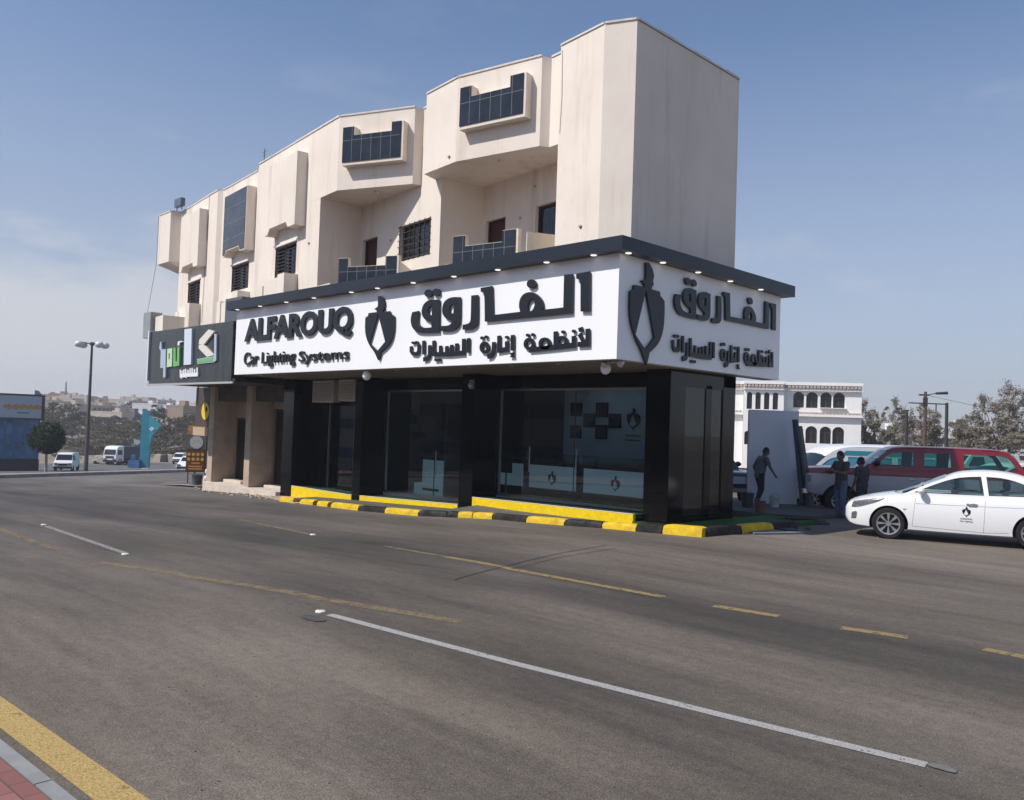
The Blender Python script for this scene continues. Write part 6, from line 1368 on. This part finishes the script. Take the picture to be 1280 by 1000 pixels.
# ================================================================== far left: blue shop, lamp, truck, pylon
p = G(57, 590); p = at(24, (p-CAM).dot(_fw)+7); dpt_ = (p-CAM).dot(_fw); ks = dpt_/1072.1
shop = thing('blue_shop', 'small blue glazed shop with a wide pale sign board at the left edge', 'shop', (p.x, p.y, g(p.x)), CR_+.50); HZ = 2.3-g(p.x)
X = lambda u: (u-24)*ks*.868
Zv = lambda v: HZ+(516-v)*ks
M_BLU, M_SHG = mat('blue panel', (.04, .12, .27), .4, .2, 1), mat('shop glass blue', (.07, .17, .31), .12, .5, .6)
MB().box(X(-60), X(50), .35, 6, -1, Zv(499)).build('wall', M_BLU, shop)
MB().box(X(-60), X(48), .2, .34, Zv(575), Zv(526)).build('glass_front', M_SHG, shop)
bl = MB()
for u in (-40, -18, 6, 18, 33): bl.box(X(u)-.12, X(u)+.12, .08, .2, Zv(588), Zv(526))
bl.box(X(-60), X(48), .10, .2, Zv(553.5), Zv(551)); bl.build('mullion', M_BLU, shop)
MB().box(X(-60), X(51), .05, .35, -1, Zv(576)).build('base_wall', mat('dark base', (.02, .022, .03), .6), shop)
MB().box(X(-60), X(51), -.1, .36, Zv(524), Zv(496.5)).build('sign_board', mat('sign pale', (.40, .43, .50), .5), shop)
MB().box(X(51)+.002, X(55), -.14, 3, Zv(526), Zv(495)).box(X(-60), X(51), -.14, .0, Zv(496.4), Zv(494)).box(X(-60), X(51), -.14, -.102, Zv(526), Zv(524.05)).build('sign_frame', mat('sign frame', (.05, .05, .065), .5), shop)
wv = MB(); r = random.Random(4); x = X(3)
while x < X(48):
    w_ = r.uniform(.10, .26); wv.box(x, x+w_, -.12, -.102, Zv(512.5)-r.uniform(-.06, .12), Zv(508)+r.uniform(-.1, .12)); x += w_+.02
wv.build('sign_writing', mat('orange writing', (.50, .27, .06), .5), shop)
MB().box(X(20), X(35), -.12, -.102, Zv(518.6), Zv(516.8)).build('sign_small_writing', mat('grey writing', (.18, .20, .25), .5), shop)
MB().hexa([(X(41), .5, Zv(496)), (X(52), .5, Zv(496)), (X(52), 1.6, Zv(496)), (X(41), 1.6, Zv(496)), (X(41), .5, Zv(488)), (X(47), .5, Zv(489.5)), (X(47), 1.6, Zv(489.5)), (X(41), 1.6, Zv(488))]).build('roof_unit', mat('grey unit', (.25, .25, .26), .6), shop)
p = G(107, 592.5); dp = (p-CAM).dot(_fw); kk = dp/1072.1; hh = (592.5-428.5)*kk
lamp = thing('street_lamp', 'tall dark street lamp post with four round heads on short arms', 'street lamp', (p.x, p.y, g(p.x)), CR_)
M_LP = mat('lamp post', (.085, .075, .07), .6, .15, 2)
MB().tube([(0, 0, -.1), (0, 0, .5), (.0, 0, hh*.99)], [.17, .15, .075], 12).lathe([(0, 0), (.3, 0), (.3, .12), (.18, .2)], (0, 0, 0), 'z', 12).build('post', M_LP, lamp, smooth=50)
MB().lathe([(0, .1), (.16, .05), (.16, -.15), (0, -.2)], (0, 0, hh), 'z', 12).build('hub', M_LP, lamp, smooth=50)
for i, a in enumerate((R(18), R(160), R(215), R(330))):
    dx, dy = math.cos(a), math.sin(a); o = MB().tube([(.1*dx, .1*dy, hh-.05), (.55*dx, .55*dy, hh+.02), (.80*dx, .80*dy, hh-.08)], .035, 8).build('arm', M_LP, lamp, smooth=50)
    MB().lathe([(0, .24), (.16, .20), (.28, .08), (.31, -.04), (.26, -.16), (.14, -.24), (0, -.26)], (.86*dx, .86*dy, hh-.10), 'z', 20).build('lamp_head', mat('lamp head', (.62, .62, .62), .3), o, smooth=50)
# truck
p = G(152, 580.5); dp = (p-CAM).dot(_fw)
truck = thing('truck', 'white cabbed truck with a dark blue body coming along the side road', 'truck', (p.x, p.y, g(p.x)), CR_+R(78))
M_TB = mat('dark blue body', (.018, .03, .075), .5, .15, 2)
MB().plate([[(-1.0, .55), (-1.05, 1.5), (-.85, 2.45), (-.5, 2.78), (.75, 2.9), (.8, .55)]], lambda x, z, d_: (x-1.8, d_, z), -1.1, 1.1).build('cab', M_WPAINT, truck, bevel=.06)
MB().hexa([(-2.87, -.98, 1.55), (-2.87, .98, 1.55), (-2.80, .98, 1.55), (-2.80, -.98, 1.55), (-2.69, -.95, 2.32), (-2.69, .95, 2.32), (-2.60, .95, 2.32), (-2.60, -.95, 2.32)]).build('windscreen', M_CGD, truck)
for y in (-1, 1): MB().box(-2.45, -1.5, y*1.115-.01, y*1.115+.01, 1.55, 2.25).build('side_window', M_CGD, truck); MB().box(-2.9, -2.83, y*.75-.2, y*.75+.2, .8, 1.0).build('headlight', M_LENS, truck)
MB().box(-2.92, -2.70, -1.1, 1.1, .45, .78).box(-2.88, -2.83, -.7, .7, 1.05, 1.35).build('bumper', M_DKP, truck)
MB().box(-.9, 3.6, -1.15, 1.15, .95, 2.75).build('cargo_body', M_TB, truck, bevel=.03); MB().box(-2.6, 3.4, -.4, .4, .55, .93).build('chassis', M_DKP, truck)
for x in (-1.9, 1.4, 2.4):
    for y in (-1, 1): q = MB().lathe([(0, -.14), (.25, -.12), (.30, -.16), (.46, -.15), (.48, 0), (.46, .15), (.30, .16), (.25, .12), (0, .14)], (0, 0, 0), 'y', 20).build('wheel', M_TYRE, truck, smooth=40); q.location = (x, y*.95, .48)
def gcar(u, v, rz, lab, kd, s=1.0, pm=M_WPAINT):
    p = G(u, v); far_car(u, (p-CAM).dot(_fw), rz, lab, pm, kd, 'parked_van' if kd == 'van' else 'distant_car', 'van' if kd == 'van' else 'car', None, s)
gcar(86, 588.5, CR_+R(108), 'white van facing the camera between the clipped ficus and the street lamp', 'van', .92)
gcar(228, 579.5, CR_+R(96), 'silver white van parked left of the menu board', 'van', .95); gcar(240, 588.5, CR_+R(96), 'white car partly hidden behind the menu board', 'hatch', .9)
gcar(132, 580, CR_+R(10), 'small pale pickup parked just left of the truck', 'hatch', .8, mat('beige paint', (.5, .46, .40), .4))
# teal pylon sign
p = G(184, 585.5); dp = (p-CAM).dot(_fw); kp = dp/1072.1
py = thing('teal_pylon', 'teal pylon sign with a slanted wing and white diamond mark', 'pylon sign', (p.x, p.y, g(p.x)), CR_+.05); q_ = lambda pts: [((110+a/8.333-184)*kp, (585.5-(490+b/8.333))*kp) for a, b in pts]
MB().plate([q_([(550, 195), (585, 190), (612, 215), (640, 560), (632, 790), (545, 795), (545, 400)])], lambda x, z, d_: (x, d_, z), -.3, .3).build('slab', mat('teal sign', (.03, .22, .30), .4, .12, .6), py)
MB().plate([q_([(618, 245), (640, 262), (745, 345), (690, 410), (655, 460), (640, 555)])], lambda x, z, d_: (x, d_, z), -.35, .2).build('wing', mat('light teal sign', (.05, .30, .37), .4, .1, .6), py)
MB().plate([q_([(655, 358), (684, 378), (655, 408), (626, 384)])], lambda x, z, d_: (x, -.355-d_, z), 0, .05).build('diamond_mark', mat('pale mark', (.55, .68, .75), .4), py)
MB().plate([q_([(475, 500), (535, 500), (540, 530), (510, 555), (478, 540)])], lambda x, z, d_: (x, -.2-d_, z), 0, .1).build('side_mark', mat('grey mark', (.35, .42, .50), .4), py)
MB().plate([q_([(448, 710), (560, 705), (560, 790), (448, 790)])], lambda x, z, d_: (x, -.6-d_, z), 0, .4).plate([q_([(470, 655), (515, 650), (515, 704), (470, 704)])], lambda x, z, d_: (x, -.5-d_, z), 0, .3).build('base_block', mat('blue base', (.05, .13, .30), .5, .3, 2), py)
MB().plate([q_([(380, 815), (690, 780), (690, 800), (400, 830)])], lambda x, z, d_: (x, -1.2-d_, z), 0, 2.4).build('plinth', M_FW, py)
# restaurant menu board
p = G(245, 604); dp = (p-CAM).dot(_fw); km = dp/1072.1
mbd = thing('menu_board', 'tall menu board of brown and grey food posters at the left end of the building', 'menu board', (p.x, p.y, g(p.x)), CR_+.12); W2 = 13*km
zz = lambda v: (604-v)*km
MB().box(-W2*.9, W2*.9, -.04, .06, zz(590), zz(531)).tube([(-W2*.8, .02, 0), (-W2*.8, .02, zz(590))], .03, 8).tube([(W2*.8, .02, 0), (W2*.8, .02, zz(590))], .03, 8).build('frame', mat('board frame', (.10, .07, .05), .6), mbd)
MB().box(-W2*.9, W2*.72, -.06, -.042, zz(543.5), zz(532)).build('top_poster', mat('orange brown print', (.38, .16, .04), .5, col2=(.50, .36, .16), scale=4), mbd)
MB().plate([[(W2*a, zz(b)) for a, b in ((-.5, 534.5), (-.1, 533.5), (.15, 535.5), (-.1, 538), (-.12, 540), (.3, 541.5), (-.3, 542.3), (-.4, 538.5))]], lambda x, z, d_: (x, -.062-d_, z), 0, .006).build('poster_mark', mat('cream print', (.62, .50, .34), .5), mbd)
MB().box(-W2, W2*.8, -.06, -.042, zz(561.5), zz(544.5)).build('middle_poster', mat('grey print', (.40, .39, .38), .5, col2=(.58, .57, .56), scale=5), mbd)
MB().plate([[(-.1*W2+.62*W2*math.cos(t), zz(553)+.62*W2*math.sin(t)) for t in [2*math.pi*i/24 for i in range(24)]]], lambda x, z, d_: (x, -.063-d_, z), 0, .02).build('plate_picture', mat('plate print', (.55, .54, .52), .4, col2=(.30, .29, .28), scale=12), mbd)
MB().box(-W2, W2*.7, -.06, -.042, zz(589), zz(562.5)).build('lower_poster', mat('dark brown print', (.13, .045, .015), .5), mbd)
fd = MB()
for i in range(4):
    for j in range(2): fd.plate([ell(-W2*.75+i*W2*.42, zz(568+j*6), W2*.16, 2.0*km, 10)], lambda x, z, d_: (x, -.061-d_, z), 0, .01)
fd.build('dish_picture', mat('yellow food print', (.55, .36, .06), .5, .4, 20), mbd)
fw_ = MB()
for j, (v, a, b) in enumerate(((579, -.5, .3), (583, -.75, .5), (586, -.75, .5))): fw_.box(W2*a, W2*b, -.066, -.061, zz(v+.9), zz(v-.9))
fw_.build('price_line', mat('orange print', (.48, .25, .06), .5), mbd)
bin_ = MB().lathe([(0, 0), (.20, 0), (.25, .48), (.27, .50), (.22, .52), (0, .52)], (0, 0, 0), 'z', 20).build('litter_bin', mat('grey bin', (.09, .09, .095), .6), smooth=40); p = G(246, 606); bin_.location = (p.x, p.y, g(p.x)); tag(bin_, 'dark grey bin standing under the menu board', 'bin')
sk = MB().ball((0, 0, .2), (.2, .2, .24), 14).ball((.16, .1, .42), (.16, .17, .2), 12).ball((-.05, .1, .62), (.13, .13, .16), 12).build('white_sack', mat('white sack', (.62, .60, .57), .8, .15, 8), smooth=70); p = G(257, 606); sk.location = (p.x, p.y, g(p.x)); tag(sk, 'heap of white sacks leaning against the leftmost stone pilaster', 'sack')
rb = MB(); r = random.Random(9)
for i in range(70):
    u = r.uniform(236, 345); v = 609+(u-236)*.145+r.uniform(-2, 3.4); p = G(u, v); s = r.uniform(.02, .075); rb.ball((p.x, p.y, g(p.x)+s*.4), (s*1.3, s, s*.7), 6)
kind(rb.build('rubble', mat('pale rubble', (.36, .29, .23), .9, .3, 10)), 'stuff')
mb = MB(); rows = []
for u, v0 in ((236, 606), (262, 610), (300, 616), (340, 624), (366, 630)): p = G(u, v0); rows.append([(p.x, p.y, g(p.x)+.012), (p.x-.2, 2.9, g(p.x)+.07)])
kind(mb.grid(rows).build('dirt_verge', mat('dusty verge', (.40, .32, .26), .95, .25, 2, bump=.4, bscale=15)), 'structure')
marking('white_lane_line', [(203, 604.3), (243, 601)], .35, P_W2)
p = G(243, 593); t = thing('thin_pole', 'thin dark pole standing beyond the menu board at the left end of the building', 'pole', (p.x, p.y, g(p.x))); MB().tube([(0, 0, -.1), (0, 0, 9.0)], [.075, .05], 8).build('shaft', M_IRON, t, smooth=50); MB().box(-.12, .12, -.12, .12, 0, .04).build('base_plate', M_IRON, t)
# stone blocks along the side road
for i, (u, v, w, h, lab) in enumerate(((113, 579, 2.6, 1.0, 'pale stone heap behind the lamp post'), (125, 576, 1.9, .9, 'broken pale stone block left of the truck'), (198, 577, 1.5, 1.2, 'pale concrete block just right of the pylon'), (205, 577.5, 1.2, 1.3, 'dark gap barrier block right of the pale concrete block'), (213, 577, 1.3, 1.3, 'grey concrete barrier block in the middle of the bank'), (221, 577, 1.2, 1.1, 'pale barrier block beside the silver white van'))):
    p = G(u, v); r = random.Random(i); o = MB().hexa([(-w/2, -.4, -.3), (w/2, -.4, -.3), (w/2, .4, -.3), (-w/2, .4, -.3), (-w/2+.1, -.3, h*r.uniform(.8, 1)), (w/2-.15, -.3, h), (w/2-.1, .3, h*r.uniform(.7, 1)), (-w/2+.2, .3, h)]).build('stone_block', M_DKP if i == 3 else mat('pale block', (.40, .34, .28), .9, .2, 3), bevel=.08)
    o.location = (p.x, p.y, g(p.x)); o.rotation_euler = (0, 0, CR_+r.uniform(-.2, .2)); tag(o, lab, 'block')
# ------------------------------------------------------------------ the town on the hill
def hp(u, v):
    """first hillside point seen through the pixel: ground beyond 200 m"""
    d = ray(u, v); lo = 200
    for i in range(700):
        p = CAM+d*(lo/d.dot(_fw))
        if p.z <= g(p.x): return p
        lo += 1
    return p
named = [(130, 534, 11.5, 4.4, M_FC, 'long low grey brown building on the slope left of the pylon', 1, 5), (142, 534, 6, 3.6, M_FC, 'low cream building next to the long grey brown one', 1, 2), (167, 529, 4.0, 2.8, M_FW, 'white block house just left of the pylon top', 1, 2), (193, 522, 4.6, 2.8, M_FW, 'white block house just right of the pylon top', 1, 2),
         (240, 528, 7.2, 4.2, M_FW, 'two-storey white house with a balcony row above the menu board', 2, 4), (216, 560, 4.5, 9.5, M_FT, 'tall tan retaining house wall right of the dark round tree', 1, 2), (205, 535, 5.5, 4.0, M_FC, 'cream house behind the dark round tree', 1, 3)]
for i, (u, v, w, h, mt, lab, fl_, nw) in enumerate(named):
    p = hp(u, v); house((p.x, p.y, g(p.x)), CR_-.2+.1*i % .5, w, 6, h, mt, lab, fl_, nw, seed=i)
r = random.Random(21); tones = [(M_FW, 'white'), (M_FC, 'cream'), (M_FT, 'tan')]
for i in range(64):
    u = r.uniform(40, 262); v = 508+17*r.random()**1.3; p = hp(u, v); mt, nm_ = tones[r.choices((0, 1, 2), (3, 4, 4))[0]]
    house((p.x, p.y, g(p.x)), CR_+r.uniform(-.5, .5), r.uniform(6, 13), 8, r.uniform(3.2, 6.5), mt, 'small %s flat-roofed house on the hazy hillside above the left road' % nm_, r.choice((1, 2)), r.choice((2, 3, 4)), seed=i+30)
for i in range(26):
    u = r.uniform(60, 262); v = r.uniform(512, 545); p = hp(u, v); s = r.uniform(.8, 1.5)
    tree('hill_tree', 'small dark tree dotted among the hillside houses', (p.x, p.y, g(p.x)), 3.5*s, [(0, 0, 2.2*s, 2.2*s, 2*s, 1.5*s), (1.2*s, 0, 1.8*s, 1.5*s, 1.5*s, 1.2*s)], (.15, .2), LF_DG, 260, .55, 300+i, 'small trees on the hillside', limbs=False)
p = hp(81, 512); t = thing('hill_mast', 'thin mast rising above the hillside trees beside the blue shop', 'mast', (p.x, p.y, g(p.x))); MB().tube([(0, 0, -1), (0, 0, 12)], [.5, .3], 6).box(-.7, .7, -.2, .2, 8, 9.4).build('shaft', mat('mast grey', (.22, .21, .22), .6), t)
# ================================================================== the other side of the street: what the shop glass mirrors
for i, (x, w, h, mt, lab) in enumerate(((-66, 17, 9.5, M_FC, 'cream building across the street, farthest left of the mirrored row'), (-47, 19, 11, M_FT, 'tan building across the street mirrored in the left shop bays'), (-27, 18, 10, M_FC, 'cream building across the street mirrored in the middle shop bay'), (-8, 17, 11.5, M_FT, 'tan building across the street mirrored in the widest shop window'))):
    house((x, -33-i % 2, g(x)), math.pi, w, 9, h, mt, lab, 3, 6, 'buildings across the street', 'street_building', seed=60+i)
for i in range(5):
    x = -52+i*11; r = random.Random(700+i); h = r.uniform(5.5, 8)
    tree('roadside_tree', 'dense dark roadside tree across the street, mirrored in the shop glass', (x+r.uniform(-1, 1), -28+r.uniform(-1, 1), g(x)+.1), h, lob(h, 7, 6, 710+i, .22), (.2, .2), LF_DG, 1500, .42, 720+i, 'roadside trees across the street')
# ------------------------------------------------------------------ dusty air
hzb = MB().box(-1000, 140, -260, 560, -8, 40)
hm = bpy.data.materials.new('haze'); hm.use_nodes = True; t = hm.node_tree; t.nodes.clear()
o_ = N(t, 'ShaderNodeOutputMaterial'); pv_ = N(t, 'ShaderNodeVolumePrincipled'); pv_.inputs['Color'].default_value = (.86, .90, 1.0, 1); pv_.inputs['Density'].default_value = .00072; pv_.inputs['Anisotropy'].default_value = .25
t.links.new(pv_.outputs[0], o_.inputs['Volume'])
kind(hzb.build('haze', hm), 'stuff')
